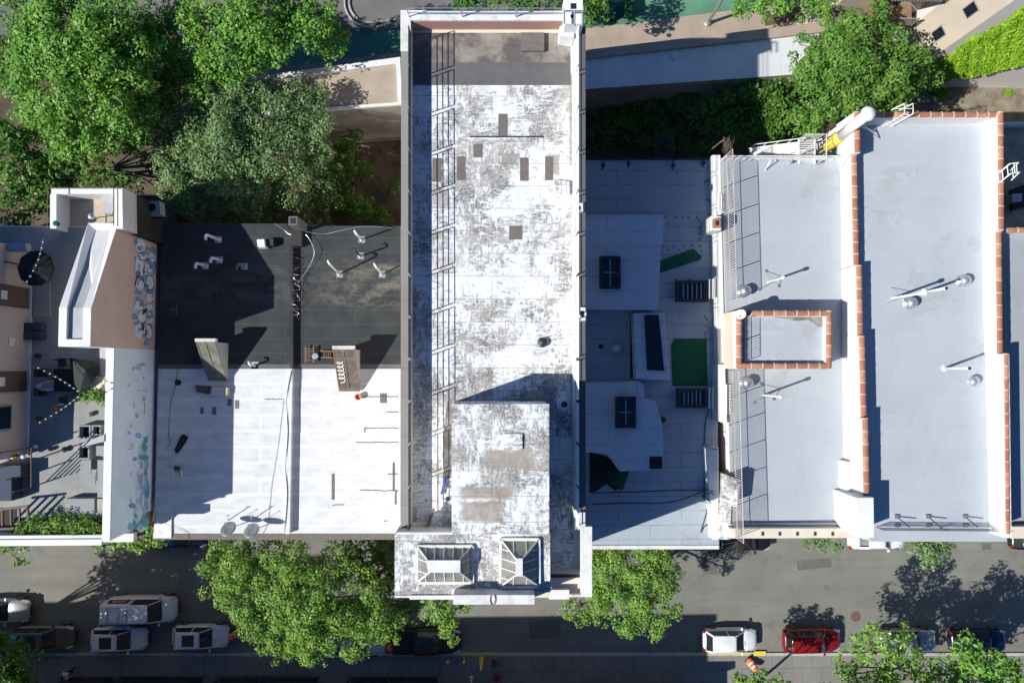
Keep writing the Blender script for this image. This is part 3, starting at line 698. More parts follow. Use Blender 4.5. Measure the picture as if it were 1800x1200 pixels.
wire('long thin cable crossing the middle of the sunlit left white roof', [(499, 700, .03), (488, 790, .03), (478, 850, .03), (470, 920, .03), (455, 946, .03)], 10, .01)
wire('cable curling over the front left corner of the white roof', [(290, 920, .12), (312, 928, .1), (328, 935, .06), (332, 947, .1)], 10)
wire('long thin wire running the length of the right black and white roof', [(532, 560, .03), (530, 660, .03), (527, 700, .03), (528, 760, .03)], 10, .01)
wire('cable running down the party ridge of the white roofs', [(513, 650, .45), (504, 700, .45), (506, 760, .45), (502, 820, .45), (505, 870, .45), (500, 935, .45)], 10, .025)
t = thing('roof_chair', 'broken chair lying on the shaded white roof', 'chair', (309, 822), 10)
mb = MB()
for a_, b_ in (((294, 812, .1), (306, 824, .3)), ((299, 808, .1), (311, 820, .3)), ((305, 826, .02), (305, 838, .02)), ((319, 826, .02), (319, 838, .02)), ((304, 827, .3), (319, 827, .3)), ((304, 838, .05), (319, 838, .05))):
    mb.tube([W(a_[0], a_[1], 10 + a_[2]), W(b_[0], b_[1], 10 + b_[2])], .025, 5)
mb.build('frame', MT['galv'], t); MB().pp([(306, 818), (317, 820), (314, 830), (306, 829)], 10.25, 10.3).build('seat', MT['dark_metal'], t)
tag(MB().pp([(306, 792), (318, 765), (323, 763), (330, 769), (327, 776), (312, 797)], 10.0, 10.06).build('dark_plank', MT['black']), 'dark tapered board lying on the shaded white roof', 'board')
tag(MB().lathe(W(313, 672, 10), [(.2, 0), (.2, .05), (.1, .08)], 16).build('roof_drain', MT['black']), 'round black roof drain at the top of the shaded white roof', 'drain')
tag(MB().pp([(372, 680), (400, 681), (399, 695), (372, 694)], 10.0, 10.35).build('pale_crate', MT['cream_wall'], bevel=.02), 'pale sunlit box beside the left roof hatch', 'box')
tag(MB().pp([(343, 677), (370, 679), (366, 692), (345, 689)], 10.0, 10.12).build('brown_board', MT['brown_panel']), 'brown board lying in shade under the left roof hatch', 'board')
t = thing('black_antenna', 'small broken aerial lying in the shade of the black roof', 'antenna', (306, 545), 10)
mb = MB()
for k, x in enumerate((300, 305, 310)): mb.tube([W(x, 554, 10.1), W(x + .4*k, 541 - 4*(k == 2), 10.1)], .02, 4)
mb.tube([W(298, 543, 10.1), W(313, 542, 10.1)], .02, 4); mb.build('rods', MT['wood'], t)
def ladder(label, a, b, w, z, za, zb, group='wooden ladders', m='wood'):
    t = thing('wooden_ladder', label, 'ladder', a, z, group); A = W(a[0], a[1], za); Bv = W(b[0], b[1], zb); d = (Bv - A).normalized(); u = d.cross(Vector((0,0,1))).normalized() * w / 2
    MB().bar(A + u, Bv + u, .07).build('rail', MT[m], t); MB().bar(A - u, Bv - u, .07).build('rail', MT[m], t)
    n = max(2, int((Bv - A).length / .14)); mb = MB()
    for k in range(1, n): q = A.lerp(Bv, k / n); mb.bar(q + u, q - u, .05 if k % 2 else .08)
    mb.build('rungs', MT['brown_panel'], t)
ladder('wide wooden step ladder lying on the black roof beside a round grey stool', (544, 609), (544, 637), .52, 10, 10.3, 10.3)
ladder('narrow wooden ladder lying between the round stool and the right roof hatch', (562, 622), (585, 623), .42, 10, 10.2, 10.2)
t = thing('round_stool', 'round grey stool between the two wooden ladders', 'stool', (557, 627), 10)
p = W(557, 626, 10); MB().lathe(p + Vector((0,0,.4)), [(.18, 0), (.2, .02), (.2, .05), (.17, .07)], 18).build('seat', MT['galv'], t)
for k in range(3): MB().tube([p + Vector((.16*math.cos(k*2.1), .16*math.sin(k*2.1), 0)), p + Vector((.1*math.cos(k*2.1), .1*math.sin(k*2.1), .4))], .02, 5).build('leg', MT['galv'], t)
t = thing('terracotta_pot', 'rusty orange pot at the foot of the right roof hatch', 'pot', (631, 697), 10)
MB().lathe(W(631, 697, 10), [(.13, 0), (.2, .28), (.22, .3), (.22, .36), (.17, .36), (.15, .2)], 9).build('pot', MT['pot_orange'], t)
dish((412, 925), 10, 'grey satellite dish on the front edge of the white roof, left of the pair', .5, 100, .9, 'galv', 40)
dish((452, 928), 10, 'grey satellite dish on the front edge of the white roof, right of the pair', .5, 100, .9, 'galv', 40)
for i, x in enumerate((400, 441)):
    tag(MB().tube([W(x, 915, 10), W(x + 1, 905, 10.9)], .03, 6).tube([W(x-4, 905, 10.9), W(x+5, 905, 10.9)], .02, 5).build('antenna_mast', MT['galv']), ('short T shaped aerial by the left satellite dish', 'short T shaped aerial by the right satellite dish')[i], 'antenna')
# ------------------------------------------------------------------ grey roof in the tall building's shade
E = thing('row_house', 'low building with pale blue grey roof, shaded by the tall building on its left', 'building', (1150, 646))
ZE = 9.5
MB().pp([(1020, 279), (1256, 279), (1264, 962), (1020, 962)], 0, 9.47, ZE).build('wall', MT['brick_red'], E)
MB().pp([(1020, 279), (1256, 279), (1264, 958), (1020, 958)], 9.47, ZE).build('roof', MT['roof_e'], E)
MB().pp([(1036, 958), (1264.5, 958), (1264.5, 965), (1036, 965)], 9.1, 9.58).build('cornice', MT['coping_white'], E, bevel=.03)
MB().pb((1022, 277, 1256, 280.5), 9.3, 9.62).build('back_edge', MT['tar'], E)
# party wall curb towards the fenced roof
mb = MB().pp([(1252, 272), (1267, 272), (1275, 640), (1262, 640)], 9.4, 10.3).pp([(1240, 785), (1263, 785), (1264, 948), (1252, 948)], 9.4, 10.2).pp([(1262, 640), (1275, 640), (1279, 745), (1262, 740)], 9.4, 10.6)
mb.build('party_wall', MT['white_wall'], E, bevel=.05)
mb = MB().pp([(1271, 832), (1286, 836), (1284, 948), (1264, 948)], 9.4, 10.5).pp([(1286, 838), (1302, 842), (1297, 890), (1285, 890)], 9.4, 11.6)
mb.build('party_wall_end', MT['worn_dark'], E, bevel=.03)
MT['slab'] = sheet_roof('raised_roof_sheet', (.58, .63, .68), 3.8, 1.0, (.12, .13, .14), .7, .1)
o = MB().pp([(1020, 376), (1167, 377), (1166, 428), (1163, 428), (1155, 545), (1020, 542)], 9.45, [10.3, 10.4, 10.4, 10.4, 10.7, 10.6], 10.5).build('raised_roof', MT['slab'], E)
MB().pp([(1028, 672), (1122, 670), (1131, 676), (1133, 700), (1152, 704), (1163, 740), (1166, 775), (1165, 825), (1090, 828), (1070, 800), (1040, 795), (1028, 795)], 9.45, 10.5, 10.5).build('raised_roof', MT['slab'], E)
MB().pp([(1142, 802), (1164, 802), (1164, 824), (1142, 824)], 10.49, 10.54).build('black_hatch', MT['black'], E)
def flat_light(px, z, z1=.45, horiz=False):
    x0, y0, x1, y1 = px; f = MB(); zt = z + z1
    f.pb((x0, y0, x1, y0 + 5), z, zt).pb((x0, y1 - 5, x1, y1), z, zt).pb((x0, y0 + 5, x0 + 5, y1 - 5), z, zt).pb((x1 - 5, y0 + 5, x1, y1 - 5), z, zt)
    fr = f.build('skylight_frame', MT['dark_metal'], E)
    MB().pb((x0 + 5, y0 + 5, x1 - 5, y1 - 5), z, zt - .12, zt).build('pane', MT['glass'], fr)
    m = MB()
    if horiz:
        for k in range(1, 6): xx = x0 + 5 + (x1 - x0 - 10) * k / 6; m.pb((xx - .7, y0 + 5, xx + .7, y1 - 5), zt - .12, zt - .08, zt)
    else:
        m.pb(((x0+x1)/2 - .8, y0 + 5, (x0+x1)/2 + .8, y1 - 5), zt - .12, zt - .07, zt).pb((x0 + 5, (y0+y1)/2 - .6, x1 - 5, (y0+y1)/2 + .6), zt - .12, zt - .08, zt)
    m.build('glazing_bar', MT['galv'], fr)
    g = MB().pb((x0 + 3, y0 + 3, x1 - 3, y1 - 3), zt, zt + .012)
flat_light((1055, 450, 1091, 507), 10.5); flat_light((1083, 697, 1118, 752), 10.5)
flat_light((1189, 493, 1246, 530), 9.5, .4, True); flat_light((1191, 682, 1244, 717), 9.5, .4, True)
# tapered roof monitor
mo = MB().pp([(1114, 550), (1168, 550), (1178, 668), (1118, 665)], 9.4, 10.5, 10.5)
mon = mo.build('roof_monitor', MT['slab'], E, bevel=.03)
MB().pp([(1133, 554), (1157, 554), (1167, 652), (1138, 650)], 10.5, 10.53, 10.5).build('pane', MT['glass'], mon)
mb = MB()
for y in (554, 583, 612, 650): mb.bar(W(1134 + (y-554)*.05, y, 10.56), W(1157 + (y-554)*.1, y, 10.56), .05)
mb.bar(W(1145, 554, 10.57), W(1152, 651, 10.57), .05).bar(W(1133, 554, 10.57), W(1138, 650, 10.57), .05).bar(W(1157, 554, 10.57), W(1167, 652, 10.57), .05)
mb.build('glazing_bar', MT['dark_metal'], mon)
MB().pb((1108, 552, 1116, 664), 9.5, 9.54).build('tar_strip', MT['tar'], E)
tag(MB().pp([(1180, 605), (1187, 595), (1242, 595), (1244, 678), (1182, 678)], ZE, ZE + .03).build('turf_mat', MT['turf']), 'dark green turf mat laid flat on the shaded grey roof', 'mat')
tag(MB().pp([(1160, 458), (1219, 437), (1233, 450), (1232, 456), (1159, 480)], ZE, ZE + .04).build('turf_strip', MT['turf']), 'narrow green turf strip sticking out from under the raised roof', 'mat')
t = thing('tarp_heap', 'dark tarpaulin with a green corner slumped on the shaded roof by the tall wall', 'tarp', (1065, 830), ZE)
mb = MB(); c = W(1062, 825, ZE + .5); pts = [W(x, y, ZE + .02) for x, y in ((1036, 795), (1050, 793), (1072, 806), (1090, 826), (1104, 830), (1096, 848), (1082, 862), (1066, 850), (1050, 862), (1036, 866))]
mb.add([c] + pts, [(0, 1+i, 1+(i+1) % len(pts)) for i in range(len(pts))]).build('dark_sheet', MT['tarp'], t)
MB().pp([(1088, 828), (1106, 828), (1094, 862), (1072, 850)], ZE, ZE + .2).build('green_corner', MT['tarp_green'], t)
turbine((1083, 612), ZE, 'round ventilator standing alone on the shaded grey roof', .36, .4)
tag(MB().lathe(W(1056, 609, ZE), [(.15, 0), (.16, .1), (.02, .14)], 10).build('roof_drain', MT['black']), 'small black drain left of the round ventilator on the shaded roof', 'drain')
tag(MB().lathe(W(1163, 737, ZE), [(.2, 0), (.2, .35), (.14, .4)], 12).build('dark_bucket', MT['black']), 'dark bucket at the corner of the lower raised roof', 'bucket')
for i, (x, y) in enumerate(((1060, 288), (1105, 284), (1183, 288), (1236, 284))):
    t = thing('roof_bracket', ('dark bracket leftmost on the back edge of the shaded roof', 'second dark bracket from the left on the back edge of the shaded roof', 'third dark bracket from the left on the back edge of the shaded roof', 'dark bracket nearest the fenced roof on the back edge of the shaded roof')[i], 'bracket', (x, y), ZE, 'brackets along the back edge')
    MB().tube([W(x, y - 6, ZE + .1), W(x, y + 4, ZE + .25), W(x - 1, y + 10, ZE + .02)], .05, 5).build('arm', MT['dark_metal'], t); MB().lathe(W(x, y + 3, ZE), [(.13, 0), (.13, .1), (.05, .14)], 8).build('foot', MT['black'], t)
t = thing('fire_escape', 'dark fire escape platform at the back edge of the shaded roof', 'fire escape', (1163, 262), 8)
mb = MB()
for k in range(9): mb.bar(W(1152, 238 + k*5, 8.4), W(1184, 238 + k*5, 8.4), .04)
mb.build('grating', MT['dark_metal'], t)
mb = MB()
for x in (1152, 1184): mb.tube([W(x, 236, 8.4), W(x, 236, 9.6), W(x, 280, 9.6)], .03, 5)
mb.tube([W(1152, 236, 9.6), W(1184, 236, 9.6)], .03, 5).build('railing', MT['dark_metal'], t)
def studs():
    mb = MB()
    for x, y in [(1170, 381), (1187, 381), (1200, 382), (1210, 382), (1225, 382), (1228, 387), (1229, 400), (1230, 411), (1230, 420), (1174, 394), (1167, 432), (1184, 434), (1201, 432), (1216, 431), (1230, 432), (1174, 440), (1193, 439), (1208, 441), (1233, 441), (1212, 492), (1187, 492)]:
        mb.lathe(W(x, y, ZE), [(.06, 0), (.05, .03)], 7)
    mb.build('roof_studs', MT['black'], E)
studs()
for lab, pts in (('thin black cable running down the right side of the shaded grey roof', [(1246, 718, .03), (1240, 745, .03), (1238, 785, .03), (1238, 830, .03), (1238, 880, .03)]),
                 ('pair of dark cables crossing the sunlit front of the grey roof', [(1040, 886, .05), (1100, 884, .06), (1180, 882, .05), (1245, 860, .3), (1255, 858, .3)]),
                 ('long dark cable crossing the front of the grey roof just above its edge', [(1040, 866, .04), (1120, 864, .04), (1200, 861, .04), (1250, 862, .05)]),
                 ('thin looping cable at the right front corner of the grey roof', [(1245, 880, .1), (1242, 900, .05), (1232, 935, .04), (1238, 925, .04), (1250, 920, .05)]),
                 ('thin cable looping over the top of the lower party wall', [(1240, 788, .9), (1244, 783, 1.0), (1254, 790, 1.0), (1266, 788, 1.0)])):
    wire(lab, pts, ZE, .03)
tangle('knot of black wires beside the party wall at the front of the grey roof', 1232, 855, 1256, 885, ZE + .5, 30, .016)
tangle('black wires crumpled against the party wall above the turf mat', 1238, 552, 1250, 600, ZE + .2, 16, .02)
wire('thin pole lying along the party wall near the back of the shaded roof', [(1240, 350, .1), (1252, 352, .1), (1252, 318, .1), (1238, 320, .1)], ZE, .03)
for k, (y0, y1, lab) in enumerate(((490, 525, 'white folded ladder rack on the party wall beside the upper skylight'), (680, 718, 'white folded ladder rack on the party wall beside the lower skylight'), (340, 372, 'white folded ladder rack on the party wall near the brick chimney'), (675, 728, 'white ladder standing on the wall below the tiled stair house'))):
    x = (1247, 1247, 1262, 1277)[k]; t = thing('wall_ladder', lab, 'ladder', (x, y0), 10, 'short white wall ladders')
    for dx in (0, 6): MB().bar(W(x + dx, y0, 10.6), W(x + dx, y1, 10.6), .06).build('rail', MT['white_metal'], t)
    mb = MB(); n = 9
    for i in range(n): yy = y0 + (y1-y0)*(i+.5)/n; mb.bar(W(x, yy, 10.6), W(x+6, yy, 10.6), .035)
    mb.build('rungs', MT['galv'], t)
t = thing('brick_chimney', 'small chimney with orange flue on the white party wall', 'chimney', (1258, 395), 9.5)
MB().pp([(1250, 379), (1268, 380), (1268, 405), (1250, 405)], 9.5, 11.4).build('stack', MT['white_wall'], t, bevel=.05)
f = MB().pb((1255, 384, 1267, 399), 11.4, 11.75).build('flue_pot', MT['terra'], t, bevel=.02); MB().pb((1258, 388, 1264, 396), 11.75, 11.76).build('flue_hole', MT['black'], f)
t = thing('dead_tree', 'bare wiry creeper standing up by the white railing at the back corner', 'plant', (1280, 275), 9)
mb = MB()
for k in range(60):
    a = W(1276, 275, 9.6); e = W(1280 + random.gauss(0, 5), 238 + random.uniform(0, 25), 9.9 + random.uniform(0, 1)); mb.tube([a, a.lerp(e, .5) + Vector((random.uniform(-.2,.2), 0, .2)), e], .012, 3)
mb.build('twigs', MT['bark'], t); tag(MB().tube([W(1244, 268, 9.6), W(1275, 243, 10.3)], .04, 6).build('antenna_pole', MT['wood']), 'thin pole sticking out over the dark yard from the grey roof corner', 'pole')
t = thing('dead_shrub', 'bare grey twigs hanging over the street edge below the fence', 'plant', (1298, 965), 6)
mb = MB()
for k in range(70):
    a = W(1298, 952, 8.5); e = W(1298 + random.gauss(0, 11), 965 + random.uniform(-12, 18), 8 + random.uniform(-1, 1.5)); mb.tube([a, a.lerp(e, .5) + Vector((0, .1, .2)), e], .014, 3)
mb.build('twigs', MT['bark'], t)

# ------------------------------------------------------------------ fenced light grey roof
Fb = thing('row_house', 'building with fenced light grey roof and a small terracotta tiled stair house', 'building', (1385, 646))
ZF = 10.3
MB().pp([(1268, 278), (1488, 276), (1506, 944), (1286, 944)], 0, ZF - .03, ZF).build('wall', MT['white_wall'], Fb)
MB().pp([(1268, 278), (1488, 276), (1506, 930), (1286, 930)], ZF - .03, ZF).build('roof', MT['roof_f'], Fb)
MB().pp([(1284, 928), (1536, 928), (1530, 945), (1284, 946)], 8.5, 11.1).build('front_parapet', MT['cream_wall'], Fb, bevel=.02)
MB().pp([(1285, 921), (1506, 919), (1506, 928), (1285, 928)], ZF, ZF + .35, ZF + .35).build('gutter_step', MT['roof_f'], Fb)
for k, x in enumerate((1341, 1371, 1402, 1433, 1464)): MB().pb((x - 2.5, 934, x + 2.5, 941), 11.1, 11.115).build('rosette', MT['grime'], Fb)
for (x, y, rr) in ((1450, 290, 9), (1474, 340, 5), (1476, 372, 6)):
    MB().lathe(W(x, y, ZF), [(rr*.037, 0), (rr*.034, .004)], 9).build('roof_stain', MT['grey_patch'], Fb) if False else None
# fence along the left side, one part for each bay
fz = ZF + .1
nb = 13; A = W(1268, 280, fz); Bq = W(1286, 940, fz)
fence = thing('picket_fence', 'long thin metal picket fence along the left side of the light grey roof', 'fence', (1270, 600), ZF)
PTS = [A.lerp(Bq, k_ / nb) for k_ in range(nb + 1)]
railing_panels(fence, PTS[0], PTS[5], 5, 2.15, 2, .04, 'fence_grey', 'fence_bay', .022, 12, pr=.024)
railing_panels(fence, PTS[7].lerp(PTS[8], .4), PTS[13], 6, 2.15, 2, .04, 'fence_grey', 'fence_bay', .022, 12, pr=.024)
# white steel railing and outside stair on the back edge
bal = thing('steel_stair', 'white steel stair and platform climbing outside the back edge of the light grey roof', 'fire escape', (1370, 270), 8)
zp = 10.6
pl = MB()
for k in range(13): pl.bar(W(1404, 247 + k*3.2, zp), W(1432, 247 + k*3.2, zp), .05)
pl.bar(W(1404, 245, zp), W(1404, 288, zp), .08).bar(W(1432, 245, zp), W(1432, 288, zp), .08); pl.build('platform', MT['white_metal'], bal)
a0 = W(1404, 262, zp); a1 = W(1318, 272, 7.0); uu = Vector((0, 1, 0)) * .42
for s_ in (1, -1): MB().bar(a0 + uu*s_, a1 + uu*s_, .06, .18).build('stringer', MT['white_metal'], bal)
for k in range(13):
    q = a0.lerp(a1, (k + .5) / 13); MB().box(q.x - .12, q.y - .42, q.z - .02, q.x + .12, q.y + .42, q.z + .02).build('tread', MT['white_metal'], bal)
mb = MB(); hr = Vector((0, 0, 1.0))
for s_ in (1, -1):
    mb.tube([a0 + uu*s_ + hr, a1 + uu*s_ + hr], .03, 5)
    for k in range(5): q = a0.lerp(a1, k / 4) + uu*s_; mb.tube([q, q + hr], .025, 5)
mb.tube([W(1404, 245, zp) + hr, W(1440, 245, zp) + hr, W(1440, 290, zp) + hr], .03, 5)
for k in range(10): x = 1404 + 4 * k; mb.tube([W(x, 245, zp), W(x, 245, zp) + hr], .018, 4)
for k in range(6): y = 245 + 8 * k; mb.tube([W(1440, y, zp), W(1440, y, zp) + hr], .018, 4)
mb.build('handrail', MT['white_metal'], bal)
br = thing('roof_railing', 'white picket railing along the back edge of the light grey roof', 'railing', (1380, 282), ZF)
railing_panels(br, W(1266, 283, ZF), W(1492, 283, ZF), 7, 1.1, 2, .02, 'white_metal', 'railing_bay', .025, 16)
for i, x in enumerate((1345, 1476)):
    MB().tube([W(x, 300, ZF), W(x + 9, 281, ZF + 1.1)], .04, 5).tube([W(x, 300, ZF), W(x + 12, 283, ZF + .1)], .03, 5).build('brace', MT['white_metal'], br)
for i, (x, y) in enumerate(((1387, 287), (1437, 287))): turbine((x, y), ZF, ('small white ventilator at the back railing, left one', 'small white ventilator at the back railing, right one')[i], .1, .2)
# stair house with tile coping
sh = MB().pp([(1293, 546), (1461, 546), (1462, 647), (1294, 648)], 10.0, 12.2, 12.7)
shp = sh.build('stair_house', MT['cream_wall'], Fb)
MB().pp([(1304, 556), (1452, 556), (1452, 637), (1304, 638)], 12.2, 12.24, 12.3).build('roof', MT['roof_g'], shp)
MB().pp([(1352, 556), (1452, 556), (1450, 572), (1440, 575), (1420, 562), (1402, 564), (1380, 560)], 12.24, 12.25).build('puddle_stain', MT['brown_sheet'], shp)
mb = MB()
for p in ((1294, 546, 1461, 556), (1294, 638, 1461, 648), (1294, 556, 1304, 638), (1452, 556, 1462, 638)): mb.pb(p, 12.2, 12.62, 12.7)
mb.build('parapet', MT['white_wall'], shp)
tile_run(Fb, [((1300, 550.5), (1460, 550.5), 12.75, .42), ((1300, 643), (1460, 643), 12.75, .42), ((1299, 547), (1299, 648), 12.76, .42), ((1457, 547), (1457, 647), 12.76, .42)])
railing_panels(shp, W(1306, 560, 12.25), W(1306, 636, 12.25), 2, 1.0, 2, .03, 'dark_metal', 'inner_railing', .02, 8)
dish((1299, 552), 12.8, 'white satellite dish on the corner of the tiled stair house', .3, 225, .3, 'white_plastic', 60)
turbine((1306, 512), ZF, 'large round ventilator above the tiled stair house, inside the fence', .36, .7)
turbine((1310, 672), ZF, 'large round ventilator below the tiled stair house, inside the fence', .36, .7)
def tripod_vent(x, y, z, h, label, r=.07):
    b = W(x, y, z); t = empty('tripod_vent', b, label, 'vent pipe', 'tall braced vents')
    MB().tube([b, b + Vector((0, 0, h))], r, 10).lathe(b + Vector((0, 0, h)), [(r*1.0, 0), (r*1.7, .02), (r*1.7, .22), (r*.8, .3)], 12).build('pipe', MT['white_plastic'], t, smooth=False)
    for k in range(3):
        a = R(100 + 120*k); f = b + Vector((math.cos(a)*.75, math.sin(a)*.75, .02))
        MB().tube([f, b + Vector((0, 0, h*.42))], .018, 5).box(f.x-.1, f.y-.1, z, f.x+.1, f.y+.1, z+.05).build('leg', MT['galv'], t)
tripod_vent(1350, 496, ZF, 2.2, 'tall braced vent above the tiled stair house')
tripod_vent(1341, 694, ZF, 2.6, 'tall braced vent below the tiled stair house')
tag(MB().lathe(W(1408, 577, 9.9), [(.1, 0), (.1, .01)], 8).build('shadow_dot', MT['black']), 'x', 'x') if False else None

# ------------------------------------------------------------------ silver grey roof with stepped tile copings
G = thing('row_house', 'building with wide silver grey roof edged by stepped terracotta tile copings', 'building', (1640, 646))
ZG0, ZG1 = 10.8, 11.2
MB().pp([(1503, 200), (1756, 200), (1770, 948), (1524, 950)], 0, 10.6, 11).build('wall', MT['white_wall'], G)
MB().pp([(1505, 205), (1752, 205), (1766, 950), (1527, 950)], [10.6, 10.6, 10.9, 10.9], [ZG0, ZG0, ZG1, ZG1], 11).build('roof', MT['roof_g'], G)
mb = MB()   # left parapet in steps
for (x0, x1, ya, yb, z) in ((1500, 1512, 198, 268, 12.5), (1495, 1507, 268, 467, 11.65), (1503, 1515.5, 467, 590, 12.05), (1508, 1520, 590, 735, 12.3), (1514, 1526, 735, 873, 12.6)):
    mb.pp([(x0 + .5, ya), (x1 - .5, ya), (x1 + .5 + (yb-ya)*.012, yb), (x0 + 1 + (yb-ya)*.012, yb)], 10.3, z - .05, z)
mb.build('parapet_left', MT['white_wall'], G)
tile_run(G, [((1506, 198), (1507, 268), 12.5, .44), ((1501, 269), (1505, 466), 11.65, .44), ((1509.5, 467), (1512, 590), 12.05, .44), ((1514.5, 591), (1518, 734), 12.3, .44), ((1520.5, 735), (1523, 872), 12.6, .44)])
MB().pp([(1505, 874), (1536, 874), (1537, 944), (1508, 944)], 8.5, 13.1).build('corner_block', MT['white_wall'], G, bevel=.03)
MB().pp([(1488, 811), (1514, 813), (1514, 874), (1488, 872)], 10.2, 11.3, 11.3).build('corner_step', MT['white_wall'], G, bevel=.03)
mb = MB().pp([(1512, 199), (1753, 199), (1753, 207), (1512, 207)], 10.6, 12.15, 12.2)
mb.pp([(1753, 199), (1763, 199), (1765, 405), (1755, 405)], 10.6, 12.25, 12.3).pp([(1749, 407), (1761, 407), (1764, 622), (1752, 622)], 10.6, 12.05, 12.1).pp([(1762, 622), (1774, 622), (1778, 945), (1766, 945)], 10.6, 12.5, 12.5)
mb.build('parapet', MT['white_wall'], G)
tile_run(G, [((1512, 202), (1757, 202), 12.2, .44), ((1758.5, 198), (1759.5, 404), 12.3, .44), ((1755, 408), (1757.5, 622), 12.1, .44), ((1768, 622), (1771, 938), 12.5, .44)])
MB().pp([(1514, 207), (1745, 207), (1745, 217), (1514, 217)], 10.8, [11.9, 11.9, 10.9, 10.9], 11.2).build('cant_strip', MT['white_wall'], G)
def brownstain(): 
    o = MB().pp([(1520, 222), (1610, 219), (1600, 238), (1560, 250), (1530, 262), (1518, 258)], 10.82, 10.826).build('roof_stain', MT['stain_soft'], G)
# front railing of the silver roof
gf = thing('roof_fence', 'dark picket fence leaning across the front of the silver grey roof', 'fence', (1650, 930), ZG1)
railing_panels(gf, W(1540, 926, ZG1), W(1765, 928, ZG1), 2, .8, 2, .03, 'dark_metal', 'fence_bay', .02, 27)
for x in (1577, 1632, 1697):
    MB().bar(W(x, 908, ZG1 + .05), W(x + 22, 926, ZG1 + .9), .05).build('brace', MT['dark_metal'], gf)
    MB().pb((x - 4, 905, x + 4, 911), ZG1, ZG1 + .12).pb((x - 4, 921, x + 5, 926), ZG1, ZG1 + .12).build('foot_block', MT['galv'], gf)
tripod_vent(1568, 524, 10.9, 2.9, 'tall braced vent on the left of the silver grey roof', .08)
for (x, y, x2, lab, lab2) in ((1597, 533, 0, 'large round ventilator beside the braced vent on the silver grey roof', ''), (1690, 494, 0, 'large round ventilator furthest back on the silver grey roof', ''), (1705, 670, 0, 'large round ventilator beside the lone tall pipe on the silver grey roof', '')):
    turbine((x, y), 10.95, lab, .34, .55)
for (x, y, h, lab) in ((1626, 513, 2.1, 'tall white pipe between the two upper ventilators on the silver grey roof'), (1659, 647, 2.4, 'lone tall white pipe in the middle of the silver grey roof')):
    b = W(x, y, 11); t = empty('tall_pipe', b, lab, 'vent pipe', 'tall plain pipes on the silver roof')
    MB().tube([b - Vector((0,0,.1)), b + Vector((0, 0, h))], .08, 10).build('pipe', MT['white_plastic'], t, smooth=True); MB().lathe(b + Vector((0, 0, h)), [(.1, 0), (.1, .04), (.02, .05)], 10).build('cap', MT['dark_metal'], t); MB().lathe(b, [(.25, 0), (.2, .05), (.1, .12)], 12).build('flashing', MT['white_plastic'], t)
# flue over the corner
fl = thing('flue_pipe', 'fat white and yellow flue pipe rising at the back left corner of the silver roof', 'flue', (1450, 265), 9)
a = W(1448, 263, 9.2); b_ = W(1526, 200, 14.4)
MB().tube([a.lerp(b_, .42), b_], .33, 18).build('white_section', MT['white_plastic'], fl, smooth=True)
MB().tube([a, a.lerp(b_, .419)], .36, 18).build('yellow_section', MT['yellow'], fl, smooth=True)
MB().lathe(b_ + Vector((0, 0, -.1)), [(.34, 0), (.46, .05), (.46, .14), (.3, .3), (.02, .36)], 20).build('cap', MT['white_plastic'], fl, smooth=True)
for p, q in (((1510, 213), (1545, 243)), ((1500, 218), (1538, 232))): MB().bar(W(*p, 12.5), W(*q, 10.95), .06).build('stay', MT['galv'], fl)
for i in range(7):
    o = MB().tube([a.lerp(b_, -.12 + i*.02) + Vector((0,0,-.1)), a.lerp(b_, -.11 + i*.02) + Vector((0,0,-.1))], .34, 12)
o.build('wood_collar', MT['wood'], fl)
def hook_ladder(label, pts, z, off, group):
    t = thing('hooked_ladder', label, 'ladder', pts[0][:2], z, group)
    ps = [W(x, y, z + h) for x, y, h in pts]; o2 = Vector(off)
    MB().tube(ps, .045, 6).build('rail', MT['white_metal'], t); MB().tube([p + o2 for p in ps], .045, 6).build('rail', MT['white_metal'], t)
    mb = MB()
    for i in range(len(ps) - 1):
        n = max(1, int((ps[i+1] - ps[i]).length / .35))
        for k in range(n): q = ps[i].lerp(ps[i+1], (k + .5) / n); mb.tube([q, q + o2], .028, 5)
    mb.build('rungs', MT['white_metal'], t)
hook_ladder('white hooked ladder over the back tiled parapet of the silver roof', [(1553, 222, 0), (1590, 200, 2.2), (1590, 182, 2.5), (1566, 194, 1.5)], 10.9, (.55, 0, 0), 'hooked white ladders')
hook_ladder('white hooked ladder over the right tiled parapet of the silver roof', [(1732, 312, .1), (1757, 303, 1.6), (1775, 288, 2.0), (1790, 286, 2.0), (1776, 300, 1.2)], 10.9, (.05, -.62, 0), 'hooked white ladders')

# roof and yard at the far right
Hh = thing('row_house', 'building at the far right edge with grey felt roof and a tiled back parapet', 'building', (1800, 646))
MB().pp([(1768, 404), (2050, 404), (2050, 946), (1778, 946)], 0, 10.37, 10.4).build('wall', MT['white_wall'], Hh)
MB().pp([(1768, 412), (2050, 412), (2050, 944), (1778, 944)], 10.37, 10.4).build('roof', MT['roof_h'], Hh)
MB().pp([(1766, 401), (2050, 401), (2050, 409), (1766, 409)], 10.4, 11.0).build('parapet', MT['white_wall'], Hh); tile_run(Hh, [((1768, 404.5), (2050, 404.5), 11.05, .42)])
MB().pp([(1779, 925), (2050, 925), (2050, 946), (1779, 946)], 9.8, 11.0).build('front_parapet', MT['cream_wall'], Hh)
Y = thing('rear_annex', 'low dark rear annex in the shaded court at the far right', 'building', (1800, 300))
MB().pp([(1760, 218), (2050, 218), (2050, 400), (1760, 400)], 0, 4.0, 4.0).build('wall', MT['concrete'], Y)
MB().pp([(1760, 214), (2050, 214), (2050, 221), (1760, 221)], 0, 4.5, 4.5).build('ledge', MT['coping_white'], Y)
MB().pp([(1778, 333), (1810, 322), (1812, 360), (1780, 370)], 4.0, 4.3).build('dark_well', MT['black'], Y)
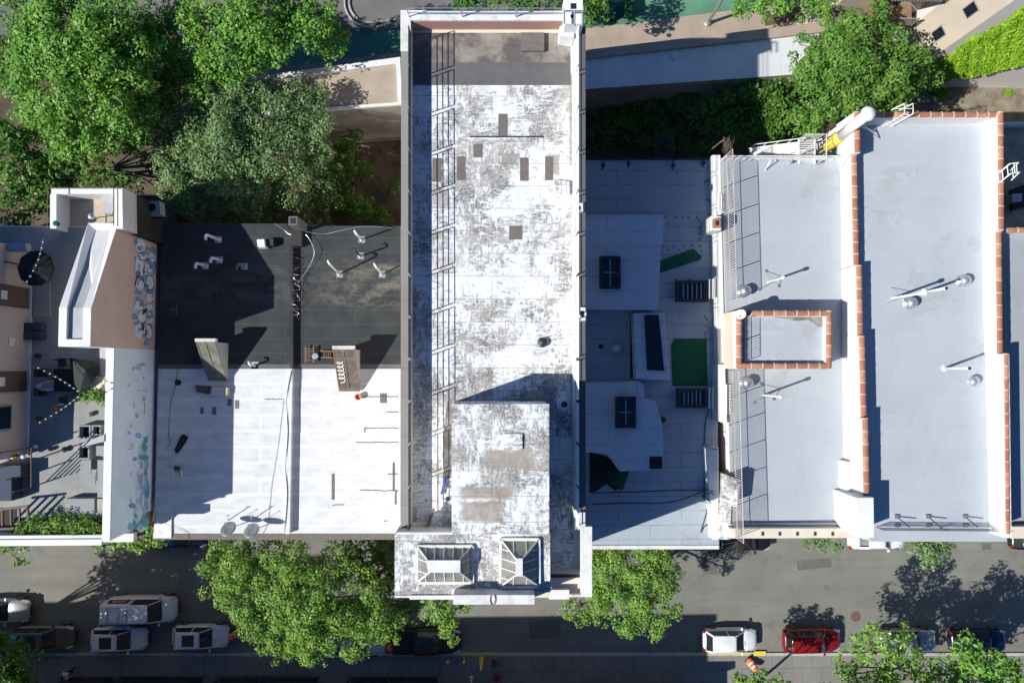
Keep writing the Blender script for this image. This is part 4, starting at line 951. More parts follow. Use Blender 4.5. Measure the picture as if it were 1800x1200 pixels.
tag(MB().pp([(1780, 341), (1797, 340), (1797, 354), (1780, 355)], 4.3, 5.2).build('window_ac', MT['galv'], bevel=.03), 'small grey air conditioner in the dark court at the far right', 'air conditioner')

# ------------------------------------------------------------------ tall rendered building with ivy, top right
T = empty('ivy_building', (32, 21, 0), 'tall rendered building with small windows and lime green ivy on its side', 'building')
P1, P2 = Vector((32.1, 20.5 + (646-600)*.0 , 0)), None
g1 = W(1567, 153, 0); P1 = Vector((g1.x, g1.y, 0)); P2 = P1 + Vector((-1.25, 2.6, 0)); P0 = Vector((P1.x + 26, W(1800, 154, 0).y, 0))
MB().prism([tuple(P1)[:2], tuple(P0)[:2], (P0.x, P0.y + 14), (P2.x + 2, P0.y + 14), tuple(P2)[:2]], 0, 21).build('wall', MT['pink_render'], T)
d_ = (P2 - P1).normalized(); nrm = Vector((-d_.y, d_.x, 0)); nrm = nrm if nrm.x < 0 else -nrm
MB().prism([tuple(P1 + nrm*.004)[:2], tuple(P2 + nrm*.004)[:2], tuple(P2 + nrm*.03)[:2], tuple(P1 + nrm*.03)[:2]], 0, 20.9).build('side_wall', MT['tan_render'], T)
for k in range(5):
    c = P1.lerp(P2, .42) + Vector((0, 0, 3.0 + 3.35*k)); w = d_ * .33
    fr = MB().add([c - w*1.25 + nrm*.04 - Vector((0,0,.1)), c + w*1.25 + nrm*.04 - Vector((0,0,.1)), c + w*1.25 + nrm*.04 + Vector((0,0,1.15)), c - w*1.25 + nrm*.04 + Vector((0,0,1.15))], [(0, 1, 2, 3)]).build('window', MT['coping'], T)
    MB().add([c - w + nrm*.05, c + w + nrm*.05, c + w + nrm*.05 + Vector((0,0,1.05)), c - w + nrm*.05 + Vector((0,0,1.05))], [(0, 1, 2, 3)]).build('pane', MT['glass'], fr)
bx = P2.x - .3; by = P2.y + 1.0
MB().box(bx - 6, by + .01, 0, bx + 2.4, by + 8, 16).build('rear_wall', MT['tan_render'], T)
for k in range(4):
    z = 2.7 + 3.3 * k
    o = MB().box(bx - 3.9, by - 1.5, z, bx - .5, by, z + .12).build('balcony', MT['wood'], T)
    mb = MB()
    for i in range(16): mb.bar((bx - 3.9 + i*.226, by - 1.5, z), (bx - 3.9 + i*.226, by - 1.5, z + 1), .05)
    mb.bar((bx - 3.95, by - 1.5, z + 1), (bx - .45, by - 1.5, z + 1), .08).bar((bx - 3.9, by - 1.5, z + 1), (bx - 3.9, by, z + 1), .08); mb.build('baluster', MT['coping'], o)
    MB().box(bx - 3.2, by - .03, z + .1, bx - 1.6, by + .02, z + 2.1).build('window', MT['glass'], T)
# ivy on the south wall: starts at the corner, spreads as it climbs
n = 26000; P = np.empty((n, 3)); yy0 = P1.y; k = 0
while k < n:
    x = random.uniform(0, 14); z = random.uniform(0.1, 16)
    lo = -.8 + .76 * x + .3*math.sin(x*2.1) + .2*math.sin(x*5.3); lft = .02 + .085*z + .25*math.sin(z*1.3) + .12*math.sin(z*4.1)
    if z > lo and x > lft: P[k] = (P1.x + x, yy0 - random.uniform(.02, .28) - .1*abs(math.sin(x*3 + z*2)), z); k += 1
Nn = rng.normal(size=(n, 3)) * .3 + np.array([-.3, -.8, .7]); Nn /= np.linalg.norm(Nn, axis=1)[:, None]
leaves_mesh('ivy', P, Nn, .25, MT['leaf_ivy'], T, .8)
for i, (x, y, r) in enumerate(((1653, 165, 14), (1640, 162, 10), (1770, 165, 7))):
    b = W(x, y, 0); t = empty('ground_weed', b, ('bright green weed clump at the foot of the ivy wall, largest', 'darker green weed clump under the edge of the big tree', 'tiny green weed clump at the foot of the pink wall far right')[i], 'weed', 'weeds at the foot of the wall')
    m = int(60 * r); P = np.array(b) + rng.normal(size=(m, 3)) * np.array([r*.018, r*.018, .05]) + np.array([0, 0, .15]); Nn = rng.normal(size=(m, 3)) * .5 + np.array([0, 0, 1]); Nn /= np.linalg.norm(Nn, axis=1)[:, None]
    leaves_mesh('leaves', P, Nn, .16, MT['leaf_ivy' if i != 1 else 'leaf_mid'], t)

# ------------------------------------------------------------------ low buildings at the back
r1 = thing('shed', 'low building with white panelled metal roof behind the tall building', 'building', (1200, 110))
MB().pp([(985, 109), (1440, 56), (1440, 128), (985, 160)], 0, 5.2, 5.25).build('wall', MT['concrete'], r1)
MB().pp([(985, 109), (1440, 56), (1440, 128), (985, 160)], 5.2, 5.25).build('roof', MT['white_sheet'], r1)
MB().pp([(985, 93), (1450, 38), (1450, 56), (985, 108.5)], 4.9, 5.5, 5.5).build('parapet', MT['walk_tan'], r1, bevel=.03)
tag(MB().lathe(W(1186, 101, 5.25), [(.22, 0), (.24, .08), (.12, .16), (.02, .18)], 14).build('round_vent', MT['cream_wall']), 'round cap on the white panelled roof', 'vent')
l1 = thing('shed', 'low building with tan gravel roof and white coping, left of the tall building', 'building', (570, 150))
MB().pp([(425, 137), (703, 101), (706, 184), (440, 205)], 0, 6.2, 6.4).build('wall', MT['concrete'], l1)
MB().pp([(430, 145), (695, 111), (698, 178), (440, 198)], 6.2, 6.22, 6.4).build('roof', MT['gravel_roof'], l1)
mb = MB().pp([(422, 138), (704, 100), (704, 111), (424, 147)], 6.2, 6.5).pp([(696, 111), (704, 111), (707, 179), (699, 180)], 6.2, 6.5).pp([(440, 198), (707, 179), (707, 184), (440, 204)], 6.2, 6.48)
mb.build('coping', MT['coping_white'], l1, bevel=.02)
tag(MB().pp([(560, 238), (705, 226), (705, 240), (560, 250)], 0, .9).build('low_wall', MT['concrete'], bevel=.03), 'low concrete wall at the foot of the tan roofed building', 'wall')
for i in range(12):
    x, y = random.uniform(600, 700), random.uniform(262, 385); s_ = random.uniform(.12, .4); b = W(x, y, 0)
    mb = MB().prism([(b.x + s_*math.cos(a)*random.uniform(.6, 1), b.y + s_*math.sin(a)*random.uniform(.6, 1)) for a in (0, 1.2, 2.4, 3.6, 4.9)], 0, random.uniform(.08, .3))
    if i == 0: rocks = mb
    else: rocks.add(mb.v, mb.f)
o = rocks.build('rubble', MT['brown_panel']); tag(o, 'scattered rubble and broken stone on the bare yard ground', 'rubble', kind='stuff')
tag(MB().pp([(604, 345), (636, 344), (636, 362), (604, 364)], 0, 1.2).build('brown_crate', MT['wood'], bevel=.03), 'brown wooden crate in the dark yard beside the tall building', 'crate')
# ------------------------------------------------------------------ graffiti building, terrace, far left
Gb = thing('terrace_building', 'building with roof terrace and graffiti covered side wall, lower left', 'building', (100, 646))
XW = W(270, 612, 10).x; yN = W(273, 418, 10).y; yD = W(161, 609, 17).y; yC = W(161, 541, 17).y; yS = W(203, 950, 14.7).y
ZT, ZQ = 13.7, 14.7
xq = W(120, 600, 14.7).x - 8
MB().prism([(XW, yN), (XW, yS), (-44, yS), (-44, yN)], 0, ZT - .03).build('wall', MT['cream_wall'], Gb)
MB().prism([(XW - .3, yN - .1), (XW - .3, yS + .3), (-44, yS + .3), (-44, yN - .1)], ZT - .03, ZT).build('terrace_floor', MT['terrace'], Gb)
def WG(px, py):                     # photo pixel -> point on the graffiti wall plane
    d = RM @ Vector((px - 900, -(py - 600), -F)); t = (XW + .0) / d.x; return Vector((XW, d.y * t, H + d.z * t))
zN = WG(207, 396).z; zC = WG(160, 541).z
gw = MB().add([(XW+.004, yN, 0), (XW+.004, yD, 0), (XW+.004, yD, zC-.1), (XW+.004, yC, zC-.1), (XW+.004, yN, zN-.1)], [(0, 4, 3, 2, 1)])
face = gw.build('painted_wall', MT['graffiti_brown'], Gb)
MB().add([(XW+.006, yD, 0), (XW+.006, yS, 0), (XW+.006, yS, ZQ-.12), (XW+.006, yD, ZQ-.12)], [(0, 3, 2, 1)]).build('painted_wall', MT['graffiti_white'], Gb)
MB().box(XW - .36, yD - .05, ZT - .03, XW, yS, ZQ - .12).build('parapet', MT['white_wall'], Gb)
MB().box(XW - .42, yD - .02, ZQ - .12, XW + .04, yS - .02, ZQ).build('coping', MT['white_wall'], Gb, bevel=.015)
MB().box(-44, yS, ZT - .03, XW - .36, yS + .32, ZQ - .15).build('parapet', MT['white_wall'], Gb)
MB().box(-44, yS - .25, ZQ - .15, XW - .42, yS + .1, ZQ + .0).box(-44, yS + .16, ZQ - .15, XW - .42, yS + .34, ZQ - .02).build('coping', MT['white_wall'], Gb, bevel=.015)
MB().box(XW - 5, yS - .5, 12.6, XW + .5, yS, 13.0).build('cornice', MT['coping_white'], Gb)
# stair bulkhead with sloping top
def pz(px, py, z): return tuple(W(px, py, z))
pts = [(153, 396, zN), (207, 396, zN), (160, 541, zC), (161, 609, zC), (103, 609, zC), (103, 541, zC)]
ws = [W(*p) for p in pts]; ws[1].x = ws[2].x = ws[3].x = XW; ws[0].x = ws[5].x = ws[4].x = W(103, 575, zC).x
for w_, y in zip(ws, (yN, yN, yC, yD, yD, yC)): w_.y = y
MB().prism([tuple(w)[:2] for w in ws], ZT - .05, [w.z - .22 for w in ws]).build('bulkhead', MT['white_wall'], Gb)
inn = [Vector((w.x + (-.42 if i in (1, 2, 3) else .42), w.y + (.4 if i in (3, 4) else (-.4 if i < 2 else 0)), w.z)) for i, w in enumerate(ws)]
MB().prism([tuple(w)[:2] for w in inn], [w.z - .23 for w in inn], [w.z - .2 for w in inn]).build('bulkhead_roof', MT['pale_grey'], Gb)
mb = MB()
for i in range(6):
    j = (i + 1) % 6; a, b, c, d = ws[i], ws[j], inn[j], inn[i]; n0 = len(mb.v)
    out = lambda p: p + Vector((0, 0, 0))
    mb.prism([tuple(a)[:2], tuple(b)[:2], tuple(c)[:2], tuple(d)[:2]], [a.z-.25, b.z-.25, c.z-.25, d.z-.25], [a.z, b.z, c.z, d.z])
mb.build('bulkhead_parapet', MT['white_wall'], Gb)
# graffiti: thin paint layers on the wall
def paint(polys, mtn, lift, name='graffiti'):
    mb = MB()
    for pl_ in polys:
        ps = [WG(*p) + Vector((lift, 0, 0)) for p in pl_]
        cen = sum(ps, Vector()) / len(ps); mb.add([cen] + ps, [(0, 1 + i, 1 + (i+1) % len(ps)) for i in range(len(ps))])
    o = mb.build(name, MT[mtn], face); return o
def strokes(lines, mtn, lift, r=.035):
    mb = MB()
    for ln in lines:
        Q = [WG(*p) + Vector((lift, 0, 0)) for p in ln]; mb.tube(Q, r, 4)
    mb.build('graffiti_lines', MT[mtn], face)
def blob(cx, cy, rx, ry, n=18, k=.12, ph=0): return [(cx + rx*math.cos(2*math.pi*i/n)*(1+k*math.sin(3*2*math.pi*i/n+ph)), cy + ry*math.sin(2*math.pi*i/n)*(1+k*math.sin(2*2*math.pi*i/n+ph))) for i in range(n)]
MT['g_white'] = simple('graffiti_white_fill', (.80, .82, .92), .7, var=.1); MT['g_blue'] = simple('graffiti_blue_fill', (.2, .38, .58), .7); MT['g_ink'] = simple('graffiti_ink', (.02, .015, .02), .7)
MT['g_teal'] = simple('mural_teal', (.14, .42, .46), .7, var=.2); MT['g_pink'] = simple('mural_pink', (.62, .42, .56), .7); MT['g_pale'] = simple('mural_pale_green', (.55, .68, .58), .7); MT['g_sky'] = simple('mural_sky_blue', (.30, .55, .74), .7, var=.15)
paint([blob(243, 425, 8, 8), blob(258, 437, 6, 4), blob(268, 440, 6, 7), blob(240, 455, 5, 5), blob(266, 465, 8, 18), blob(255, 482, 7, 9), blob(262, 505, 9, 12), blob(243, 512, 7, 6), blob(247, 532, 6, 6), blob(236, 556, 5, 6), blob(265, 553, 4, 8), blob(263, 575, 5, 8), blob(257, 602, 5, 6)], 'g_blue', .008)
paint([blob(246, 432, 9, 16, ph=1), blob(244, 470, 9, 22), blob(251, 450, 9, 9, ph=2), blob(266, 452, 7, 9), blob(259, 475, 9, 12), blob(245, 498, 8, 14), blob(262, 495, 8, 15, ph=1), blob(262, 523, 7, 9), blob(243, 537, 8, 9), blob(262, 538, 7, 7), blob(249, 555, 9, 12, ph=2), blob(262, 558, 6, 10), blob(244, 580, 7, 15), blob(260, 582, 7, 14, ph=1)], 'g_white', .012)
def oblob(*a, **k): q = blob(*a, **k); return q + [q[0]]
WB = [(246, 432, 9, 16, 1), (244, 470, 9, 22, 0), (251, 450, 9, 9, 2), (266, 452, 7, 9, 0), (259, 475, 9, 12, 0), (245, 498, 8, 14, 0), (262, 495, 8, 15, 1), (262, 523, 7, 9, 0), (243, 537, 8, 9, 0), (262, 538, 7, 7, 0), (249, 555, 9, 12, 2), (262, 558, 6, 10, 0), (244, 580, 7, 15, 0), (260, 582, 7, 14, 1)]
paint([blob(238+ (k*7) % 30, 425 + k*11, 4.5, 3.5, ph=k) for k in range(16)], 'g_blue', .0128)
strokes([oblob(a_, b_, c_ * .93, d_ * .93, ph=e_)[int(g_):int(g_) + 14] for g_, (a_, b_, c_, d_, e_) in enumerate(WB)], 'g_ink', .014, .017)
strokes([oblob(251, 450, 8, 8, ph=2), oblob(245, 497, 8, 14), oblob(263, 495, 7, 15), [(252, 461), (262, 455), (271, 452)], [(270, 432), (271, 455), (273, 470)], [(238, 470), (240, 490), (238, 500)], [(255, 478), (262, 480), (269, 478)], oblob(249, 557, 8, 11), oblob(261, 583, 6, 14), [(250, 538), (262, 534), (270, 530)], oblob(247, 436, 4, 4), [(252, 500), (258, 505), (262, 515)], [(258, 470), (260, 476), (257, 478)]], 'g_ink', .014, .02)
def script(x, y, dx, dy, n, amp, seed):
    r_ = random.Random(seed); q = []
    for i in range(n*4): t_ = i / (n*4); q.append((x + dx*t_ + amp*math.sin(i*1.9 + r_.random()), y + dy*t_ + amp*.8*math.cos(i*2.3 + r_.random())))
    return q
strokes([script(244, 465, -2, 38, 9, 2.4, 1), script(253, 468, 0, 12, 4, 2.0, 2), script(250, 552, 8, -10, 6, 3.0, 3), script(250, 580, 2, -12, 6, 3.0, 4), script(257, 580, 0, 8, 4, 2.5, 5)], 'g_ink', .016, .02)
# small signs painted on the white part, then the coloured mural
paint([blob(239, 646, 3, 2.5), blob(252, 664, 1.8, 2), blob(234, 647, 2, 4)], 'g_sky', .01); paint([blob(244, 645, 4, 7, ph=1), blob(249, 862, 7, 8), blob(252, 905, 5, 12), blob(243, 880, 5, 8)], 'g_pale', .009)
paint([blob(243, 730-44, 1.5, 1.5), blob(256, 687, 1.5, 1.5)], 'g_teal', .01); paint([blob(250, 686, 1.5, 1.5)], 'g_pink', .01)
MT['g_pastel'] = simple('mural_pastel', (.62, .78, .84), .7, var=.2)
paint([blob(250, 800, 9, 22, ph=1), blob(248, 850, 11, 32, k=.08), blob(246, 905, 13, 30, k=.08)], 'g_pastel', .008)
paint([[(252, 768), (260, 766), (259, 776), (252, 778)], blob(254, 785, 5, 7), blob(252, 803, 9, 5), blob(258, 858, 4, 18), blob(232, 888, 6, 5), blob(236, 920, 4, 7), blob(254, 915, 7, 12), blob(238, 906, 3, 5), blob(256, 830, 3, 10)], 'g_teal', .011)
paint([blob(257, 815, 4, 8), blob(248, 845, 3, 14), blob(256, 848, 3, 12), blob(246, 925, 5, 5), blob(258, 888, 2.5, 9), blob(237, 806, 4, 3)], 'g_sky', .013)
paint([blob(250, 640, 5, 3), blob(253, 700, 3, 4), blob(243, 765, 6, 5), blob(226, 760, 3, 3), blob(240, 730, 3, 5), blob(250, 880, 6, 16, ph=2), blob(254, 860, 4, 8), blob(229, 925, 5, 7)], 'g_sky', .0105)
paint([blob(245, 842, 4, 8), blob(256, 838, 2.5, 4), blob(248, 818, 3, 7)], 'g_pink', .015)
paint([blob(244, 896, 5, 12, ph=1), blob(251, 880, 2.5, 12), blob(243, 868, 3, 8)], 'g_white', .017)
def letterC(x, y, s): return [(x + s, y - s*.9), (x, y - s*1.1), (x - s, y), (x, y + s*1.1), (x + s, y + s*.9)]
strokes([letterC(230, 748, 2), letterC(232, 782, 3), [(225, 789), (234, 788)], letterC(230, 832, 2.2), letterC(230, 878, 2.5), letterC(226, 677, 2), [(236, 706), (234, 712), (236, 717)], [(250, 707), (254, 707), (254, 728)], [(249, 775), (259, 774)], [(249, 779), (259, 778)], [(248, 791), (256, 791)], [(248, 795), (256, 794)], [(233, 805), (240, 804)], [(233, 809), (240, 808)]], 'g_ink', .012, .018)
MB().add([(XW+.009, yS, 9.7), (XW+.009, yS + .02, 12.2), (XW+.009, yS + .75, 10.6), (XW+.009, yS+.75, 9.7)], [(0, 1, 2, 3)]).build('brick_base', MT['brick_ns'], Gb)
# small roof enclosure beyond the terrace
En = thing('roof_enclosure', 'small open box of white walls beyond the terrace, with a tan floor', 'building', (150, 365), 13)
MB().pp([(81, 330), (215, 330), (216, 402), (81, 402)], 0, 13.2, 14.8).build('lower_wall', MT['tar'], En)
MB().pp([(81, 330), (215, 330), (216, 402), (81, 402)], 13.2, 13.5, 14.8).build('wall', MT['cream_wall'], En)
MB().pp([(103, 342), (200, 342), (201, 402), (103, 402)], 13.5, 13.53, 13.5).build('floor', mat('tan_deck', (.48, .40, .31), .85, .12, 1, .1, .1, dirt=((.25, .2, .15), .8, .5, .7, .5)), En)
mb = MB().pp([(90, 330), (215, 330), (215, 341), (90, 341)], 13.5, 14.8).pp([(200, 341), (215, 341), (216, 402), (201, 402)], 13.5, 14.8).pp([(88, 341), (99, 341), (99, 402), (88, 402)], 13.5, 14.8)
mb.build('parapet', MT['white_wall'], En)
for a_, b_ in (((84, 331), (214, 331)), ((84, 331), (84, 402)), ((200, 332), (200, 396)), ((207, 332), (207, 398))): MB().tube([W(*a_, 15.5), W(*b_, 15.5)], .03, 5).build('rail', MT['brown_panel'], En)
tag(MB().pp([(179, 343), (199, 343), (199, 376), (180, 374)], 13.6, 14.3, 14.3).build('corrugated_cover', MT['pale_grey'], bevel=.02), 'ribbed grey cover in the small white walled enclosure', 'cover')
tag(MB().lathe(W(102, 394, 14.6), [(.12, 0), (.16, .25), (.02, .3)], 10).build('green_bucket', MT['turf']), 'small green bucket on the wall of the enclosure', 'bucket')
tag(MB().tube([W(158, 384, 13.6), W(163, 381, 15.0)], .03, 6).lathe(W(163, 381, 15.0), [(.05, 0), (.17, .08), (.17, .2), (.02, .28)], 12).build('shower_post', MT['galv']), 'thin post with a round head inside the small enclosure', 'post')
# rear platform with condenser
ac = thing('ac_condenser', 'round fan condenser on a dark platform left of the black roofs', 'air conditioner', (262, 365), 11)
MB().pp([(234, 352), (290, 352), (290, 384), (234, 384)], 10.9, 11.0, 11).build('platform', MT['dark_metal'], ac)
MB().pp([(251, 353), (280, 353), (282, 377), (251, 377)], 11.0, 11.7, 11.7).build('case', MT['grey_furn'], ac, bevel=.02); MB().lathe(W(267, 365, 11.7), [(.33, 0), (.33, .04), (.28, .04), (.27, 0)], 20).build('fan_ring', MT['galv'], ac); MB().lathe(W(267, 365, 11.7), [(.26, 0), (.25, .02)], 18).build('fan', MT['black'], ac)
MB().pp([(236, 364), (251, 356), (253, 369), (238, 367)], 11.0, 11.4, 11.4).build('pipe_cover', MT['coping_white'], ac)
# ------------------------------------------------------------------ terrace things
def box_thing(name, label, cat, p, z0, z1, m, group=None, bevel=.02):
    return tag(MB().pb(p, z0, z1).build(name, MT[m], bevel=bevel), label, cat, group)
t = thing('navy_loveseat', 'pair of dark navy cushions on the terrace by the beige wall', 'bench', (55, 581), ZT)
MB().pb((40, 567, 73, 581), ZT, ZT + .45).build('cushion', MT['navy'], t, bevel=.04); MB().pb((38, 582, 72, 597), ZT, ZT + .47).build('cushion', MT['navy'], t, bevel=.04)
box_thing('wall_louvre', 'pale louvred air unit high on the terrace beside the beige wall', 'air conditioner', (-20, 427, 45, 441), ZT + 1.6, ZT + 2.1, 'pale_grey')
u = thing('closed_parasol', 'big round dark parasol canopy over the terrace', 'parasol', (57, 470), ZT)
MB().tube([W(57, 470, ZT), W(57, 470, ZT) + Vector((0, 0, 2.3))], .04, 8).build('pole', MT['dark_metal'], u)
c = W(57, 470, ZT + 2.2); MB().lathe(c + Vector((0, 0, -.3)), [(1.05, 0), (1.0, .06), (.5, .32), (.03, .5)], 10).build('canopy', MT['tarp'], u)
box_thing('low_platform', 'grey low deck panel on the terrace left of the bulkhead', 'platform', (58, 497, 88, 558), ZT, ZT + .12, 'grey_furn')
t = thing('dining_table', 'dark square table on the shaded terrace under string lights', 'table', (115, 665), ZT)
MB().pb((94, 648, 133, 688), ZT + .7, ZT + .76).build('table_top', MT['black'], t, bevel=.01)
for x, y in ((97, 651), (130, 651), (97, 685), (130, 685)): MB().tube([W(x, y, ZT), W(x, y, ZT + .7)], .03, 6).build('leg', MT['dark_metal'], t)
def chair(x, y, rz, label):
    r_ = empty('terrace_chair', W(x, y, ZT), label, 'chair', 'dark chairs round the terrace table', rz); r_['_local'] = 1
    MB().box(-.24, -.24, .42, .24, .24, .47).build('seat', MT['dark_metal'], r_, bevel=.01)
    MB().box(-.24, .2, .47, .24, .25, .9).build('backrest', MT['dark_metal'], r_, bevel=.01)
    for a_ in (-.21, .21):
        for b_ in (-.21, .21): MB().tube([(a_, b_, 0), (a_, b_, .42)], .018, 5).build('leg', MT['dark_metal'], r_)
    del r_['_local']; return r_
chair(84, 655, R(90), 'dark chair left of the terrace table, upper one'); chair(84, 688, R(90), 'dark chair left of the terrace table, lower one'); chair(118, 638, R(10), 'dark chair at the top side of the terrace table'); chair(148, 655, R(-80), 'dark chair right of the terrace table'); chair(120, 703, R(190), 'dark chair at the lower side of the terrace table')
t = thing('lounge_parasol', 'dark folded canopy draped right of the terrace table', 'parasol', (155, 645), ZT)
mb = MB(); c = W(150, 650, ZT + 1.3); pts = [W(x, y, ZT + .9) for x, y in ((122, 628), (140, 632), (160, 634), (176, 640), (170, 660), (160, 676), (140, 690), (128, 670))]
mb.add([c] + pts, [(0, 1+i, 1+(i+1) % 8) for i in range(8)]).build('canopy', MT['tarp'], t); MB().tube([W(150, 650, ZT), W(150, 650, ZT + 1.3)], .03, 6).build('pole', MT['dark_metal'], t)
t = thing('striped_hammock', 'white striped folded surfboard shaped bundle lying left of the terrace table', 'bundle', (88, 678), ZT)
mb = MB(); n = 14
for i in range(n):
    f = i / (n - 1); w = .28 * math.sin(math.pi * min(1, f*.8 + .15)) + .03; x = 68 + 42 * f; y = 680 - 5 * f; c = W(x, y, ZT + .45)
    mb.lathe(c, [(w*.9, -.1), (w, 0), (w*.8, .1), (.02, .14)], 10)
mb.build('bundle', MT['coping_white'], t, smooth=True)
mb = MB()
for i in range(9): x = 74 + 4*i; mb.tube([W(x, 684 - .5*i, ZT + .6), W(x + 2, 672 - .5*i, ZT + .6)], .02, 4)
mb.build('stripes', MT['brown_panel'], t)
def string_lights(label, a, b, z, n):
    t = thing('string_lights', label, 'string lights', a, z, 'strings of small lights over the terrace'); A = W(a[0], a[1], z); Bv = W(b[0], b[1], z)
    pts = [A.lerp(Bv, k / 12) - Vector((0, 0, .25 * math.sin(math.pi * k / 12))) for k in range(13)]; MB().tube(pts, .01, 4).build('wire', MT['dark_metal'], t)
    mb = MB()
    for k in range(n): q = A.lerp(Bv, (k + .5) / n); q.z -= .25 * math.sin(math.pi * (k + .5) / n) + .03; mb.lathe(q, [(.01, -.05), (.045, -.02), (.045, .03), (.01, .06)], 6)
    mb.build('bulbs', MT['white_plastic'], t)
string_lights('string of small bulbs over the big round parasol', (76, 420), (44, 500), ZT + 2.6, 8)
string_lights('string of small bulbs crossing above the terrace table', (62, 644), (140, 690), ZT + 2.2, 9)
string_lights('string of small bulbs below the terrace table, running to the plant', (140, 695), (65, 745), ZT + 2.2, 9)
t = thing('tan_tub', 'tan rounded planter tub against the white parapet', 'planter', (175, 672), ZT)
c = W(177, 672, ZT); MB().lathe(c, [(.34, 0), (.38, .5), (.4, .52), (.36, .54)], 18).box(c.x, c.y - .38, ZT, c.x + .5, c.y + .38, ZT + .53).build('tub', MT['cream_wall'], t)
box_thing('bench_slats', 'pale slatted bench along the white parapet beside the bulkhead', 'bench', (175, 611, 190, 660), ZT, ZT + .5, 'pale_grey')
def plant(name, label, spots, z, mt, n, ls=.14, cat='plant', group=None):
    b = W(spots[0][0], spots[0][1], z); r_ = empty(name, b, label, cat, group); Ps = []; Ns = []; st = MB()
    for (x, y, rp, hh) in spots:
        c = np.array(W(x, y, z + hh)); rr = rp * .034; m = int(n * rp * rp / 60); e = rng.normal(size=(m, 3)); e /= np.linalg.norm(e, axis=1)[:, None]
        Ps.append(c + e * rr * rng.uniform(.2, 1.05, m)[:, None] * np.array([1, 1, .7])); nn = e + rng.normal(size=(m, 3))*.6 + np.array([0, 0, .5]); Ns.append(nn/np.linalg.norm(nn, axis=1)[:, None])
        g = W(x, y, z)
        for k in range(3): st.tube([g, Vector(c) + Vector((random.uniform(-.2, .2), random.uniform(-.2, .2), 0))], .02, 4)
    st.build('stems', MT['bark'], r_); leaves_mesh('foliage', np.concatenate(Ps), np.concatenate(Ns), ls, MT[mt], r_, .5); return r_
plant('terrace_plant', 'yellow green bushy plant spilling over the white parapet of the terrace', [(150, 698, 13, .6), (168, 694, 14, .8), (180, 702, 12, .7), (138, 692, 8, .4)], ZT, 'leaf_street', 90)
plant('planter_hedge', 'row of leafy plants along the street edge of the terrace', [(40, 928, 16, .6), (62, 918, 18, .8), (85, 925, 17, .7), (108, 915, 19, .9), (130, 925, 19, .8), (152, 920, 18, .8), (172, 930, 15, .6), (100, 938, 12, .5)], ZT, 'leaf_street', 80)
box_thing('planter_box', 'long dark planter trough behind the street parapet of the terrace', 'planter', (20, 915, 186, 938), ZT, ZT + .35, 'dark_metal')
# grey wooden planters and boards by the parapet
def open_box(label, p, g='grey wooden planter boxes'):
    t = thing('wooden_planter', label, 'planter', ((p[0]+p[2])/2, (p[1]+p[3])/2), ZT, g); x0, y0, x1, y1 = p; z = ZT + .65
    MB().pb((x0, y0, x1, y0 + 2.5), ZT, z).pb((x0, y1 - 2.5, x1, y1), ZT, z).pb((x0, y0 + 2.5, x0 + 2.5, y1 - 2.5), ZT, z).pb((x1 - 2.5, y0 + 2.5, x1, y1 - 2.5), ZT, z).build('sides', MT['grey_furn'], t)
    MB().pb((x0 + 2.5, y0 + 2.5, x1 - 2.5, y1 - 2.5), ZT, ZT + .25, z).build('soil', MT['tar'], t)
open_box('open grey planter box, upper left of the group by the parapet', (137, 747, 159, 771)); open_box('open grey planter box, lower left of the group by the parapet', (137, 784, 157, 807))
open_box('open grey planter box, upper right against the parapet', (161, 747, 177, 765))
for p, l in (((168, 783, 186, 801), 'flat grey slatted table top against the parapet'), ((141, 808, 160, 831), 'flat grey board, left of the stacked boards on the terrace'), ((150, 832, 168, 851), 'square grey slatted board in the sun on the terrace')):
    box_thing('slatted_table', l, 'table', p, ZT + .35, ZT + .42, 'grey_furn', 'grey slatted boards')
box_thing('long_bench', 'long grey slatted bench along the parapet', 'bench', (171, 808, 188, 874), ZT, ZT + .45, 'grey_furn')
box_thing('grey_chest', 'large grey chest at the lower end of the long slatted bench', 'chest', (114, 876, 166, 903), ZT, ZT + .6, 'grey_furn')
box_thing('grey_side_board', 'dark grey panel beside the grey chest', 'panel', (168, 876, 186, 905), ZT, ZT + .5, 'concrete')
tag(MB().pp([(137, 782), (186, 762), (186, 775), (150, 784)], ZT + .9, ZT + 1.0).build('pale_awning', MT['pale_grey']), 'pale triangular board leaning from the planter to the parapet', 'board')
tag(MB().lathe(W(117, 789, ZT), [(.12, 0), (.18, .2), (.02, .3)], 9).build('dark_pot', MT['tar']), 'small dark pot on the sunlit strip of the terrace', 'pot')
